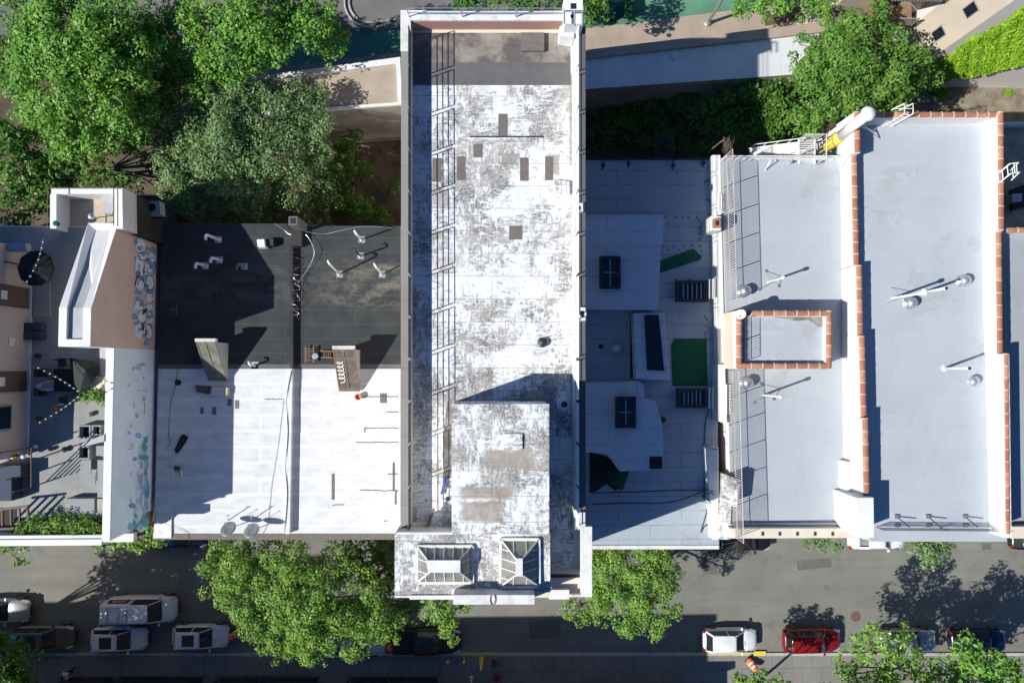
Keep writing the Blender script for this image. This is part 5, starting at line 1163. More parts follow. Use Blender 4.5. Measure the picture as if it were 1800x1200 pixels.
# railing by the stair that throws striped shadows
sr = thing('stair_railing', 'brown wooden stair railing at the lower left of the terrace', 'railing', (20, 900), ZT)
mb = MB().bar(W(-10, 896, ZT + 1.2), W(50, 889, ZT + 1.2), .12).bar(W(-10, 930, ZT + .6), W(25, 928, ZT + .6), .12)
for x in (4, 19, 34, 49): mb.bar(W(x, 893, ZT + 1.2), W(x + 1, 925, ZT + .3), .1)
mb.build('rails', MT['brown_panel'], sr)
MB().pb((-20, 892, 30, 925), ZT - .02, ZT + .01, ZT).build('stair_well', MT['black'], sr)
MB().pp([(-20, 818), (36, 818), (36, 838), (20, 838), (20, 880), (-20, 880)], ZT, ZT + .9).build('stair_wall', MT['navy'], sr)
for i, (x, y, m, l) in enumerate(((14, 803, 'g_pink', 'pink'), (20, 806, 'blue_paint', 'blue'), (26, 803, 'yellow', 'yellow'), (32, 801, 'red', 'red'), (38, 804, 'turf', 'green'), (44, 802, 'white_plastic', 'white'), (65, 784, 'white_plastic', 'lone white'))):
    tag(MB().lathe(W(x, y, ZT + .9 if i < 6 else ZT), [(.09, 0), (.13, .12), (.1, .25), (.02, .28)], 8).build('toy_pot', MT[m]), '%s pot among the coloured clutter by the beige wall' % l if i < 6 else 'lone small white pot on the shaded terrace floor', 'pot', 'coloured pots by the beige wall' if i < 6 else None)
ss = thing('stair_rail', 'sloping slatted rail beside the beige wall, striping the terrace with shadow', 'railing', (55, 820), ZT)
for k in range(6): MB().bar(W(55, 856, ZT + .45 + k*.2), W(55, 786, ZT + 2.3 + k*.2), .035, .07).build('rail', MT['brown_panel'], ss)
for f_ in (0, .33, .66, 1): q_ = W(55, 856 - 70*f_, ZT); MB().bar(q_, q_ + Vector((0, 0, .45 + 1.85*f_ + 1.1)), .06).build('post', MT['brown_panel'], ss)
for x, y, m, lb in ((70, 625, 'tar', 'black little pot near the upper chairs of the terrace'), (100, 716, 'pot_orange', 'rusty little pot below the terrace table'), (160, 728, 'coping', 'grey little pot near the bushy terrace plant'), (72, 735, 'brown_panel', 'brown little pot on the shaded terrace near the beige wall')):
    MB().lathe(W(x, y, ZT), [(.08, 0), (.13, .05), (.14, .3), (.1, .32)], 10).build('pot', MT[m], thing('flower_pot', lb, 'pot', (x, y), ZT, 'little flower pots on the terrace'))
# building at the far left whose wall rises beside the terrace
Wb = thing('beige_building', 'beige rendered building with brown window bands at the left edge', 'building', (0, 640))
xw = W(50, 600, ZT).x; ya = W(50, 440, ZT).y; yb = W(50, 800, ZT).y; ym = W(50, 735, ZT).y
MB().prism([(xw, ya), (xw, ym), (xw - 14, ym), (xw - 14, ya)], 0, 17.6).build('wall', MT['beige_wall'], Wb)
MB().prism([(xw - .01, ym - .001), (xw - .01, yb), (xw - 14, yb), (xw - 14, ym - .001)], 0, 16.2).build('wall', MT['beige_wall'], Wb)
MB().box(xw, ya, ZT, xw + .2, yb, ZT + .12).build('skirting', MT['white_wall'], Wb)
for (y0, y1, m) in ((507, 543, 'brown_panel'), (652, 687, 'brown_panel')):
    a = W(52, y0, ZT + .1).y; b = W(52, y1, ZT + .1).y; o = MB().box(xw, b, ZT + .15, xw + .08, a, 17.4).build('brown_band', MT[m], Wb)
    MB().box(xw + .08, (a+b)/2 - .25, ZT + 2.0, xw + .1, (a+b)/2 + .25, ZT + 2.5).build('sign_plate', MT['coping_white'], o)
a = W(50, 708, ZT).y; b = W(50, 752, ZT).y
w_ = MB().box(xw - .02, b, ZT + 1.3, xw + .06, a, ZT + 2.45).build('window', MT['galv'], Wb); MB().box(xw + .06, b + .12, ZT + 1.42, xw + .07, a - .12, ZT + 2.4).build('pane', MT['glass'], w_)
w_ = MB().box(xw, W(50, 610, ZT).y, ZT + 1.2, xw + .05, W(50, 595, ZT).y, ZT + 1.7).build('wall_plate', MT['coping_white'], Wb)
# ------------------------------------------------------------------ vehicles
def paintmat(name, c, metal=.0, rough=.28):
    s = N(name); s.b.inputs['Coat Weight'].default_value = .5; s.b.inputs['Coat Roughness'].default_value = .05
    col = s.mix(s.ramp(s.noise(1.3, 4), .35, .65), sc3(c, .9), sc3(c, 1.05)); return s.done(col, rough, metal, .5)
PA = {'white': paintmat('white_car_paint', (.72, .73, .74)), 'silver': paintmat('silver_car_paint', (.45, .46, .46), .5), 'bronze': paintmat('bronze_car_paint', (.15, .145, .125), .5),
      'black': paintmat('black_car_paint', (.012, .013, .016)), 'red': paintmat('red_car_paint', (.22, .008, .012), .1), 'blue': paintmat('pale_blue_car_paint', (.45, .52, .60), .2), 'navy': paintmat('navy_car_paint', (.02, .03, .06), .2)}
MT['car_glass'] = simple('car_glass', (.02, .028, .032), .05, 0, .9, 0); MT['lamp_white'] = simple('headlight_lens', (.6, .62, .65), .1, .2); MT['lamp_red'] = simple('tail_lens', (.35, .01, .01), .2)
MT['tyre'] = simple('tyre_rubber', (.02, .02, .02), .85); MT['rim'] = simple('alloy_rim', (.4, .41, .43), .3, .8)
def car(label, col, kind, px, group='parked cars', sunroof=False, ry=0, name='parked_car', cat='car', rack=False, sign=False):
    L_, Wd, Hh, hood, belt, x_r0, x_f0, x_r1, x_f1, trunk = {
        'suv': (4.65, 1.84, 1.68, .98, .95, -2.18, 1.12, -1.98, .38, 1.0), 'hatch': (4.35, 1.80, 1.55, .95, .90, -2.0, 1.12, -1.6, .22, .97), 'sedan': (4.75, 1.82, 1.45, .88, .85, -1.75, 1.0, -1.05, .25, .98),
        'van': (5.35, 2.0, 1.98, 1.12, 1.08, -2.6, 1.78, -2.52, .98, 1.2), 'pickup': (5.4, 1.95, 1.78, 1.08, 1.02, -.95, 1.25, -.8, .5, 1.05)}[kind]
    if name == 'parked_car' and kind == 'van': name = 'parked_van'
    t = empty(name, W(px[0], px[1], .0), label, cat, group, R(ry)); t['_local'] = 1; pm = PA[col]; hw = Wd/2
    st = [(-L_/2, .60, .45, trunk*.70), (-L_/2+.1, .82, .28, trunk*.88), (-L_/2+.3, .93, .24, trunk*.97), (-L_/2+.6, .985, .22, trunk), (x_r0+.5, 1.0, .22, belt+.02), (-.2, 1.0, .22, belt), (x_f0-.3, 1.0, .22, belt+.0), (x_f0+.1, .985, .22, hood), (L_/2-.75, .96, .22, hood*.955), (L_/2-.3, .85, .24, hood*.87), (L_/2-.08, .68, .32, hood*.74), (L_/2, .50, .42, hood*.60)]
    vs = []; fs = []
    for x, w, zl, zt in st:
        w *= hw; zb = zt - .12
        ring = [(-w*.9, zl), (-w*.99, zl+.08), (-w, (zl+zb)/2), (-w*.985, zb), (-w*.86, zt), (-w*.4, zt+.035), (w*.4, zt+.035), (w*.86, zt), (w*.985, zb), (w, (zl+zb)/2), (w*.99, zl+.08), (w*.9, zl)]
        vs += [(x, y, z) for y, z in ring]
    m = 12
    for i in range(len(st)-1):
        for j in range(m): a = i*m+j; b = i*m+(j+1) % m; fs.append((a, a+m, b+m, b))
    fs += [tuple(range(m)), tuple(range((len(st)-1)*m, len(st)*m))[::-1]]
    body = MB().add(vs, fs).build('body', pm, t, smooth=True, sub=2)
    def outline(x0, x1, w0, w1, z, r=.22, n=4):
        P_ = []
        for cx_, cy_, a0, ww in ((x1-r, w1-r, 0, 1), (x0+r, w0-r, 90, 1), (x0+r, -(w0-r), 180, 1), (x1-r, -(w1-r), 270, 1)):
            for k in range(n+1): a = R(a0 + 90*k/n); P_.append((cx_ + r*math.cos(a), cy_ + r*math.sin(a), z))
        return P_
    lo = outline(x_r0, x_f0, hw*.86, hw*.84, belt-.03); hi = outline(x_r1, x_f1, hw*.70, hw*.68, Hh-.05); n = len(lo)
    MB().add(lo + hi, [(i, (i+1) % n, n+(i+1) % n, n+i) for i in range(n)] + [tuple(range(n, 2*n))]).build('windows', MT['car_glass'], t, smooth=False)
    ro = outline(x_r1-.03, x_f1+.04, hw*.735, hw*.715, Hh-.05, .2); ru = outline(x_r1+.15, x_f1-.12, hw*.60, hw*.58, Hh+.015, .2)
    rm = outline(x_r1+.04, x_f1-.03, hw*.69, hw*.67, Hh-.012, .2)
    rf = MB().add(ro + rm + ru, [(r_+i, r_+(i+1) % n, r_+n+(i+1) % n, r_+n+i) for r_ in (0, n) for i in range(n)] + [tuple(range(2*n, 3*n)), tuple(range(n))[::-1]]).build('roof', pm, t, smooth=True)
    def pil(a_, b_, *w_): MB().bar(a_, b_, *w_).build('pillar', pm, t)
    for s_ in (1, -1):
        pil((x_f0-.05, s_*hw*.80, belt), (x_f1+.03, s_*hw*.66, Hh-.03), .07); pil((x_r0+.06, s_*hw*.80, belt), (x_r1+.04, s_*hw*.66, Hh-.03), .13)
        pil((-.35, s_*hw*.868, belt), (-.38, s_*hw*.712, Hh-.03), .07, .03)
        if kind in ('suv', 'van'): pil((-1.35, s_*hw*.868, belt), (-1.33, s_*hw*.71, Hh-.03), .10, .03)
        if kind == 'van': MB().add([(-2.45, s_*hw*.875, belt), (-.45, s_*hw*.875, belt), (-.45, s_*hw*.718, Hh-.04), (-2.42, s_*hw*.718, Hh-.04)], [(0, 1, 2, 3)]).build('side_panel', pm, t)
    if kind == 'van':
        s_ = 1; q = lambda u, v, o=.012: Vector((-2.25 + 1.75*u, hw*(.872 - .135*v) + o, belt + .06 + (Hh-.14-belt)*v))
        sp_ = MB().add([q(0, .08), q(1, .08), q(.9, .82), q(.08, .82)], [(0, 1, 2, 3)]).build('side_sign', simple('maroon_sign', (.10, .012, .03), .4), t)
        mb = MB()   # looping white script like the one on the van
        sc_ = [(.22, .2), (.24, .7), (.28, .3), (.31, .65), (.34, .3), (.37, .6), (.40, .3), (.43, .6), (.45, .35), (.49, .75), (.52, .3), (.55, .55), (.58, .35), (.62, .6), (.64, .3), (.67, .7), (.70, .25), (.74, .6), (.77, .35)]
        mb.tube([q(1-u, v, .02) for u, v in sc_], .022, 4); mb.build('lettering', MT['white_plastic'], sp_)
        mb = MB()
        for x in (-1.9, -1.1, -.55): mb.bar((x, -hw*.62, Hh+.1), (x, hw*.62, Hh+.1), .05)
        for y in (-.55, .55): mb.bar((-1.95, y*hw, Hh+.1), (-1.05, y*hw, Hh+.1), .03)
        mb.bar((-.6, -.1, Hh+.12), (-.5, .45, Hh+.12), .09).build('roof_rack', MT['galv'], t)
        MB().box(2.0, .12, hood-.08, 2.2, .5, hood+.0).box(2.0, -.5, hood-.08, 2.2, -.12, hood+.0).build('hood_vent', MT['black'], t) if False else None
    elif kind in ('suv',):
        for s_ in (1, -1): MB().tube([(x_r1+.25, s_*hw*.66, Hh+.03), (x_r1+.3, s_*hw*.66, Hh+.07), (x_f1-.3, s_*hw*.64, Hh+.07), (x_f1-.2, s_*hw*.64, Hh+.02)], .02, 5).build('roof_rail', MT['dark_metal'], t)
    if sunroof:
        x0, x1 = (x_r1+.55, x_f1-.35); MB().box(x0, -hw*.48, Hh+.0, x1, hw*.48, Hh+.025).build('sunroof', MT['car_glass'], t, bevel=.01)
    if kind == 'pickup':
        MB().box(-L_/2+.1, -hw*.9, belt-.02, x_r0-.1, hw*.9, belt+.09).build('bed_cover', MT['black'], t, bevel=.03)
    for s_ in (1, -1):
        MB().box(x_f0-.35, s_*hw*.93, belt+.02, x_f0-.2, s_*(hw+.17), belt+.16).build('side_mirror', pm, t, bevel=.03)
        MB().add([(L_/2-.62, s_*hw*.84, hood*.86), (L_/2-.18, s_*hw*.62, hood*.76), (L_/2-.10, s_*hw*.80, hood*.66), (L_/2-.55, s_*hw*.965, hood*.78), (L_/2-.62, s_*hw*.84, hood*.90), (L_/2-.16, s_*hw*.62, hood*.80), (L_/2-.06, s_*hw*.80, hood*.70), (L_/2-.53, s_*hw*.975, hood*.82)], [(0,1,2,3), (4,7,6,5), (0,4,5,1), (1,5,6,2), (2,6,7,3), (3,7,4,0)]).build('headlight', MT['lamp_white'], t)
        MB().box(-L_/2+.01, s_*hw*.66, trunk*.68, -L_/2+.25, s_*hw*.93, trunk*.86).build('tail_light', MT['lamp_red'], t, bevel=.02)
        for x in (-L_/2+.85, L_/2-.85):
            w = MB(); k = 20; y0, y1 = s_*(hw-.2), s_*(hw+.012); vs = []
            for y in (y0, y1):
                for i in range(k): a = 2*math.pi*i/k; vs.append((x + .34*math.cos(a), y, .34 + .34*math.sin(a)))
            w.add(vs, [(i, (i+1) % k, k+(i+1) % k, k+i) for i in range(k)] + [tuple(range(k)), tuple(range(k, 2*k))]).build('tyre', MT['tyre'], t)
            w = MB(); vs = [(x + .22*math.cos(2*math.pi*i/k), s_*(hw+.02), .34 + .22*math.sin(2*math.pi*i/k)) for i in range(k)]; w.add(vs, [tuple(range(k))]).build('rim', MT['rim'], t)
    MB().box(L_/2-.06, -hw*.42, .38, L_/2+.01, hw*.42, .6).build('grille', MT['black'], t, bevel=.02)
    MB().tube([(x_f0+.02, -hw*.5, belt+.05), (x_f0-.08, 0, belt+.12)], .012, 4).build('wiper', MT['black'], t)
    del t['_local']; return t
car('silver car cut by the left edge of the photo, in the roadway', 'silver', 'sedan', (8, 1068))
car('bronze grey car with glass roof panels, second row at the far left', 'bronze', 'suv', (88, 1113), sunroof=True)
car('white crossover with sunroof parked beside the white van', 'white', 'hatch', (218, 1116), sunroof=True)
car('white van with maroon side sign and a roof rack', 'white', 'van', (258, 1064), cat='van')
car('small white car with a black sunroof, right of the white crossover', 'white', 'hatch', (359, 1112), sunroof=True)
car('pale blue car mostly hidden under the big street tree', 'blue', 'sedan', (628, 1126))
car('black pickup truck in deep shade beside the orange marker', 'black', 'pickup', (752, 1120), name='parked_pickup', cat='pickup truck')
car('white hatchback parked in the sun beside the fallen orange drum', 'white', 'hatch', (1278, 1118))
car('red car parked in the shade of trees', 'red', 'suv', (1420, 1118), sunroof=False)
car('silver car half hidden by the leafy tree, lower right', 'silver', 'sedan', (1586, 1120))
car('dark navy car in deep shade, lower right', 'navy', 'suv', (1708, 1120))
car('white car mostly hidden under the eave of the silver roofed building', 'white', 'sedan', (1534, 941))
car('shiny black car at the right edge, under the tiled building corner', 'black', 'suv', (1812, 941))
car('black car hidden below the front edge of the grey roof', 'black', 'suv', (1300, 943))
car('dark blue car in shade below the front edge of the white roofs', 'navy', 'sedan', (318, 938))

# ------------------------------------------------------------------ street things
def drum(label, x, y, z=.13, tilt=None):
    t = empty('traffic_drum', W(x, y, z), label, 'traffic drum', 'orange traffic drums'); t['_local'] = 1
    MB().lathe((0, 0, 0), [(.36, 0), (.36, .06), (.26, .07)], 18).build('base', MT['black'], t)
    MB().lathe((0, 0, .07), [(.26, 0), (.26, .22), (.24, .24), (.24, .45), (.22, .47), (.22, .68), (.2, .7), (.2, .9), (.12, .95)], 18).build('drum', MT['orange'], t, smooth=False)
    for k in range(2): MB().lathe((0, 0, .36 + .3*k), [(.262-.02*k, 0), (.262-.02*k, .1)], 18).build('reflective_band', MT['white_plastic'], t)
    if tilt: t.rotation_euler = tilt
    del t['_local']; return t
drum('orange drum lying tilted on the sunlit pavement beside the white hatchback', 1315, 1157, .2, (R(52), 0, R(35)))
drum('orange drum in the shade in front of the small white car', 414, 1112, .01); drum('orange drum in the shade behind the black pickup truck', 688, 1132, .01)
tag(MB().lathe(W(1504, 1083, 0), [(.42, 0), (.42, .012), (.16, .014)], 24).build('manhole_cover', mat('rusty_iron', (.16, .08, .06), .8)), 'rusty round manhole cover in the road by the tree shadow', 'manhole cover')
tag(MB().pp([(1311, 1165), (1314, 1164), (1330, 1180), (1327, 1182)], .13, .15).build('yellow_plank', MT['yellow_line']), 'yellow painted line on the sunlit pavement beside the orange drum', 'marking')
tag(MB().pb((1326, 1144, 1346, 1152), .14, .17).build('yellow_kerb_block', MT['yellow']), 'yellow painted kerb corner by the orange drum', 'kerb')
for x, l in ((788, 'left'), (816, 'right')):
    t = thing('bollard', '%s one of two yellow posts with pale tops on the shaded pavement' % l, 'bollard', (x, 1156), .13, 'yellow bollards'); b = W(x, 1155, .13)
    MB().tube([b, b + Vector((0, 0, .85))], .07, 10).build('post', MT['yellow'], t); MB().lathe(b + Vector((0, 0, .85)), [(.09, 0), (.09, .06), (.03, .1)], 10).build('cap', MT['white_plastic'], t)
t = thing('standpipe', 'dark blue standpipe between the two yellow posts', 'standpipe', (804, 1160), .13); b = W(804, 1160, .13)
MB().lathe(b, [(.16, 0), (.16, .05), (.1, .08), (.1, .5), (.14, .52), (.1, .66)], 12).build('body', MT['blue_paint'], t); MB().tube([b + Vector((-.2, .1, .45)), b + Vector((.2, .1, .45))], .07, 8).build('outlet', MT['blue_paint'], t)
t = thing('yellow_post', 'tall tapered yellow post on the shaded pavement by the road', 'post', (846, 1157), .13); b = W(846, 1157, .13)
MB().lathe(b, [(.24, 0), (.24, .3), (.13, 1.2), (.08, 2.0), (.02, 2.05)], 12).build('post', MT['yellow'], t, smooth=True)
for i, (x, y) in enumerate(((869, 1162), (873, 1187))):
    t = thing('potted_shrub', ('dark reddish potted shrub by the kerb, upper of two', 'dark reddish potted shrub by the kerb, lower of two')[i], 'planter', (x, y), .13, 'dark potted shrubs'); b = W(x, y, .13)
    MB().lathe(b, [(.14, 0), (.2, .3), (.17, .3), (.15, .2)], 12).build('pot', MT['black'], t)
    m = 260; P = np.array(b) + rng.normal(size=(m, 3))*np.array([.13, .13, .12]) + np.array([0, 0, .5]); Nn = rng.normal(size=(m, 3)); Nn /= np.linalg.norm(Nn, axis=1)[:, None]; leaves_mesh('leaves', P, Nn, .1, MT['red'] if i else MT['leaf_mid'], t)
t = thing('white_cone', 'white cone at the very bottom edge, right of the iron stairs', 'cone', (829, 1190), .13); b = W(829, 1190, .13)
MB().lathe(b, [(.16, 0), (.16, .03), (.12, .04), (.07, .75), (.02, .78)], 12).build('cone', MT['white_plastic'], t); MB().lathe(b + Vector((0,0,.3)), [(.105, 0), (.095, .1)], 12).build('band', MT['red'], t)
def iron_fence(label, x0, x1, y0=1187, y1=1225, gate=False):
    t = thing('iron_railing', label, 'railing', ((x0+x1)/2, y0), .13, 'iron area railings along the pavement')
    A = W(x0, y0, .13); Bq = W(x1, y0, .13); n = max(2, int((Bq-A).length/.9)); railing_panels(t, A, Bq, n, 1.1, 2, .02, 'dark_metal', 'railing_bay', .025, 7)
    for x in (x0, x1): railing_panels(t, W(x, y0, .13), W(x, y1, .13), 1, 1.1, 2, .02, 'dark_metal', 'side_bay', .025, 9)
    MB().pb((x0 + 2, y0 + 3, x1 - 2, y1), .13, .14).build('sunken_area', MT['grime'], t)
for a_, b_, l in ((118, 200, 'iron railing bay furthest left along the bottom pavement'), (212, 358, 'long iron railing bay below the small white car'), (385, 455, 'short iron railing bay left of the big street tree shade'), (455, 560, 'iron railing bay below the big street tree'), (615, 680, 'iron railing bay with pale steps beside it, under the pale blue car'), (682, 770, 'iron railing bay left of the yellow posts')): iron_fence(l, a_, b_)
tag(MB().bar(W(777, 1160, 1.0), W(768, 1195, 1.3), .08).build('gate_arm', MT['dark_metal']), 'dark slanting bar beside the railing left of the yellow posts', 'bar')
# pedestrian in pale shirt walking on the shaded pavement
def person(px, rz, label):
    t = empty('person', W(px[0], px[1], .13), label, 'person', None, rz); t['_local'] = 1
    J = {'pel': (0, 0, .95, .15), 'sp': (0, 0, 1.15, .14), 'ch': (0, .0, 1.38, .165), 'nk': (0, .02, 1.52, .065), 'hd': (0, .03, 1.62, .095), 'ht': (0, .03, 1.74, .085),
         'ls': (-.19, 0, 1.44, .07), 'le': (-.26, -.08, 1.16, .05), 'lw': (-.24, .1, .95, .035), 'lh': (-.24, .16, .9, .04), 'rs': (.19, 0, 1.44, .07), 're': (.27, .05, 1.17, .05), 'rw': (.25, .24, 1.02, .035), 'rh': (.25, .3, .98, .04),
         'lp': (-.1, 0, .9, .1), 'lk': (-.1, .16, .52, .07), 'la': (-.1, .1, .1, .05), 'lt': (-.1, .26, .05, .04), 'rp': (.1, 0, .9, .1), 'rk': (.1, -.02, .5, .07), 'ra': (.1, -.25, .13, .05), 'rt': (.1, -.12, .05, .04)}
    ks = list(J); E_ = [('pel','sp'),('sp','ch'),('ch','nk'),('nk','hd'),('hd','ht'),('ch','ls'),('ls','le'),('le','lw'),('lw','lh'),('ch','rs'),('rs','re'),('re','rw'),('rw','rh'),('pel','lp'),('lp','lk'),('lk','la'),('la','lt'),('pel','rp'),('rp','rk'),('rk','ra'),('ra','rt')]
    def skin(name, keys, grow, m, par):
        sel = [k for k in ks if k in keys]; me = bpy.data.meshes.new(name); me.from_pydata([J[k][:3] for k in sel], [(sel.index(a), sel.index(b)) for a, b in E_ if a in sel and b in sel], [])
        o = bpy.data.objects.new(name, me); COL.objects.link(o); o.parent = par; me.materials.append(m)
        md = o.modifiers.new('s', 'SKIN'); md.use_smooth_shade = True
        for i, k in enumerate(sel): r = J[k][3] + grow; me.skin_vertices[0].data[i].radius = (r, r)
        me.skin_vertices[0].data[0].use_root = True; q = o.modifiers.new('u', 'SUBSURF'); q.levels = 1; q.render_levels = 1; return o
    skin('body', ks, 0, MT['skin'], t); skin('shirt', ['sp', 'ch', 'ls', 'le', 'rs', 're', 'pel'], .018, MT['pink_cloth'], t); skin('trousers', ['pel', 'lp', 'lk', 'la', 'rp', 'rk', 'ra'], .02, MT['dark_cloth'], t)
    MB().lathe((0, .02, 1.66), [(.098, 0), (.112, .05), (.1, .12), (.05, .17), (.01, .18)], 16).build('hair', MT['hair'], t, smooth=True)
    fc = MB().lathe((-.04, .125, 1.66), [(.003, -.01), (.013, 0), (.003, .01)], 6).lathe((.04, .125, 1.66), [(.003, -.01), (.013, 0), (.003, .01)], 6).add([(-.015, .12, 1.60), (.015, .12, 1.60), (0, .15, 1.61), (0, .12, 1.66)], [(0, 1, 2), (0, 2, 3), (1, 3, 2)]).build('face', MT['hair'], t)
    for s_ in (-1, 1):
        h = J['lh'] if s_ < 0 else J['rh']; mb = MB()
        for k in range(4): x = h[0] + (k-1.5)*.02; mb.tube([(x, h[1]+.02, h[2]-.02), (x, h[1]+.055, h[2]-.045), (x, h[1]+.05, h[2]-.08+.006*abs(k-1))], .009, 5)
        mb.tube([(h[0]-s_*.035, h[1], h[2]), (h[0]-s_*.05, h[1]+.04, h[2]-.02)], .01, 5); mb.build('fingers', MT['skin'], t)
    del t['_local']; return t
person((133, 1173), R(-70), 'pedestrian in a pale pink shirt walking on the shaded pavement, lower left')
# street lamp on the back pavement
sl_ = thing('street_lamp', 'white street lamp pole leaning in at the top of the photo, with a sharp shadow', 'street lamp', (1243, 42), .12); b = W(1243, 42, .12)
MB().lathe(b, [(.28, 0), (.28, .12), (.2, .2), (.15, .5)], 12).build('base', MT['galv'], sl_); MB().tube([b, b + Vector((0, 0, 3.5)), b + Vector((0, 0, 7.5))], .13, 10, .09).build('pole', MT['galv'], sl_, smooth=True)
MB().tube([b + Vector((0, 0, 7.4)), b + Vector((.3, .9, 7.9)), b + Vector((.4, 1.9, 8.0))], .05, 8).build('arm', MT['galv'], sl_)
for i, (x, y) in enumerate(((1076, 8), (1107, 4))):
    box_thing('green_bin', ('dark green bin in the tree shade on the green lane, left one', 'dark green bin in the tree shade on the green lane, right one')[i], 'bin', (x - 7, y - 12, x + 7, y + 18), .01, 1.1, 'turf', 'green bins by the lane', .04)
for i, (x, y, n_) in enumerate(((1405, 38, 5),)):
    rk = thing('rock_pile', 'small grey rocks beside the planting bed at the top of the photo', 'rocks', (x, y), .12)
    for k in range(5): c = W(x + k*8, y + random.uniform(-4, 3), .12); MB().lathe(c, [(.3, 0), (.33, .12), (.2, .3), (.02, .34)], 6).build('rock', MT['concrete'], rk)
ground('planting_bed', [(1340, 20), (1460, 5), (1462, 28), (1345, 46)], .13, 'soil', .02)

# ------------------------------------------------------------------ buildings across the street, outside the frame
def far_block(label, x0, x1, y0, z, depth=13):
    A = W(x0, y0, 0); Bq = W(x1, y0, 0); t = empty('street_building', A, label, 'building', 'buildings across the street')
    MB().box(A.x, A.y - depth, 0, Bq.x, A.y, z).build('wall', MT['brick_red'], t)
    MB().box(A.x + .3, A.y - depth + .3, z, Bq.x - .3, A.y - .3, z + .05).build('roof', MT['roof_h'], t); MB().box(A.x, A.y - .3, z, Bq.x, A.y + .25, z + .6).build('cornice', MT['cream_wall'], t)
    for f in range(int(z // 3.3)):
        n_ = int((Bq.x - A.x) / 2.2)
        for k in range(n_): x = A.x + (k + .5) * (Bq.x - A.x) / n_; w_ = MB().box(x - .5, A.y, f*3.3 + 1.2, x + .5, A.y + .06, f*3.3 + 2.9).build('window', MT['coping_white'], t); MB().box(x - .42, A.y + .06, f*3.3 + 1.28, x + .42, A.y + .07, f*3.3 + 2.82).build('pane', MT['glass'], w_)
far_block('red brick block across the street at the left', -700, 300, 1236, 17.4)
far_block('red brick block across the street in the middle', 300, 873, 1238, 15.4)
far_block('one storey block across the street at the right of the tall ones', 873.5, 1199, 1205, 3.4)
far_block('unseen narrow tower added across the street to shade its left end', -195, -128, 1236.5, 27)  # added tower, width and height set by the shade it throws

# ------------------------------------------------------------------ trees
LB = MT['leaf_bright']; LM = MT['leaf_mid']; LO = MT['leaf_olive']; LS = MT['leaf_street']
tree('maple_tree', 'largest bright green tree at the upper left', [(90,60,62,12),(185,55,66,12.5),(90,150,66,12.5),(175,140,72,13.5),(238,105,48,12),(130,215,52,12),(210,205,50,11.5),(48,190,32,10.5),(150,100,70,13.5),(240,40,36,11),(55,105,46,11),(90,20,45,11),(160,5,40,11),(262,150,34,10),(268,95,30,9.5),(22,140,28,10),(255,185,34,9.5),(285,75,34,10),(290,130,32,9),(285,30,30,9.5),(295,185,28,8),(25,20,30,10),(120,245,30,9),(175,235,34,9)], (160, 150), LB, 1.0, .22, .3)
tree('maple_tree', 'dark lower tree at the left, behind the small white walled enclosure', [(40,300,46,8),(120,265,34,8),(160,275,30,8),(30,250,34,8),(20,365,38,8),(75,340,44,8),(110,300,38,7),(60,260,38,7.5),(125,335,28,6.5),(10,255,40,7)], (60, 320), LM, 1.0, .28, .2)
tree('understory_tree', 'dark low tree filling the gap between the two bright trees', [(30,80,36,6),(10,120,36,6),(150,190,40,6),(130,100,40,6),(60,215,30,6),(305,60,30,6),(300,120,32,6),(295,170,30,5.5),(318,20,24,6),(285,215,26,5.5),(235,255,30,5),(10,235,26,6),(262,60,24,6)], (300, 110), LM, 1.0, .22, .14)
tree('small_tree', 'small tree between the big maple and the white walled enclosure', [(165,305,26,7.5),(190,318,24,7.5),(225,325,22,7),(200,255,20,8)], (195, 310), LM, .9, .24, .15)
tree('maple_tree', 'bright green tree cut by the top edge, left of the tall building', [(372,40,50,11),(440,30,56,12),(500,60,44,11),(545,45,44,11),(400,100,50,11),(360,148,38,10),(470,100,34,10),(350,80,34,10),(575,85,28,9),(330,130,34,9),(335,30,30,9.5),(600,60,20,8),(430,0,40,11),(520,10,40,10),(575,20,26,9)], (450, 70), LB, 1.0, .22, .28)
tree('silver_leaf_tree', 'grey green leafed tree beside the tan gravel roof', [(325,215,48,9.5),(395,195,52,10),(470,190,46,9.5),(535,180,38,9),(320,290,48,9),(395,275,62,10.5),(470,265,56,10),(545,230,42,9),(350,345,42,8.5),(430,345,50,9),(510,320,46,8.5),(560,285,38,8),(290,245,28,8.5),(300,350,30,8),(450,150,30,9),(575,345,26,6),(545,365,26,6)], (440, 270), LO, .9, .18, .3)
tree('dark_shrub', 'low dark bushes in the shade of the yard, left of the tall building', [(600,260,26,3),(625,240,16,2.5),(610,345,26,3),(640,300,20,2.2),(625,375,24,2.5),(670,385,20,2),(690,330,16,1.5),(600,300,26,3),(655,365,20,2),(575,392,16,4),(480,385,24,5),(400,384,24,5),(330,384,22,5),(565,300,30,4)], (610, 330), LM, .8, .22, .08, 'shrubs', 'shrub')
tree('roadside_tree', 'tree crown peeking out behind the back parapet of the tall building', [(815,-2,24,7),(850,-4,26,7),(890,-2,26,7),(930,-4,26,7),(965,-6,26,7),(1030,8,24,7),(1052,28,20,6.5),(1045,-6,28,7)], (930, -10), LM, 1, .26, .2)
tree('roadside_tree', 'tree with a clipped crown at the top edge, beside the street lamp', [(1320,2,26,6),(1355,8,26,6),(1385,-2,26,6.5),(1415,12,26,6),(1445,-2,28,6.5),(1300,-14,24,6)], (1380, 0), LB, 1, .26, .18)
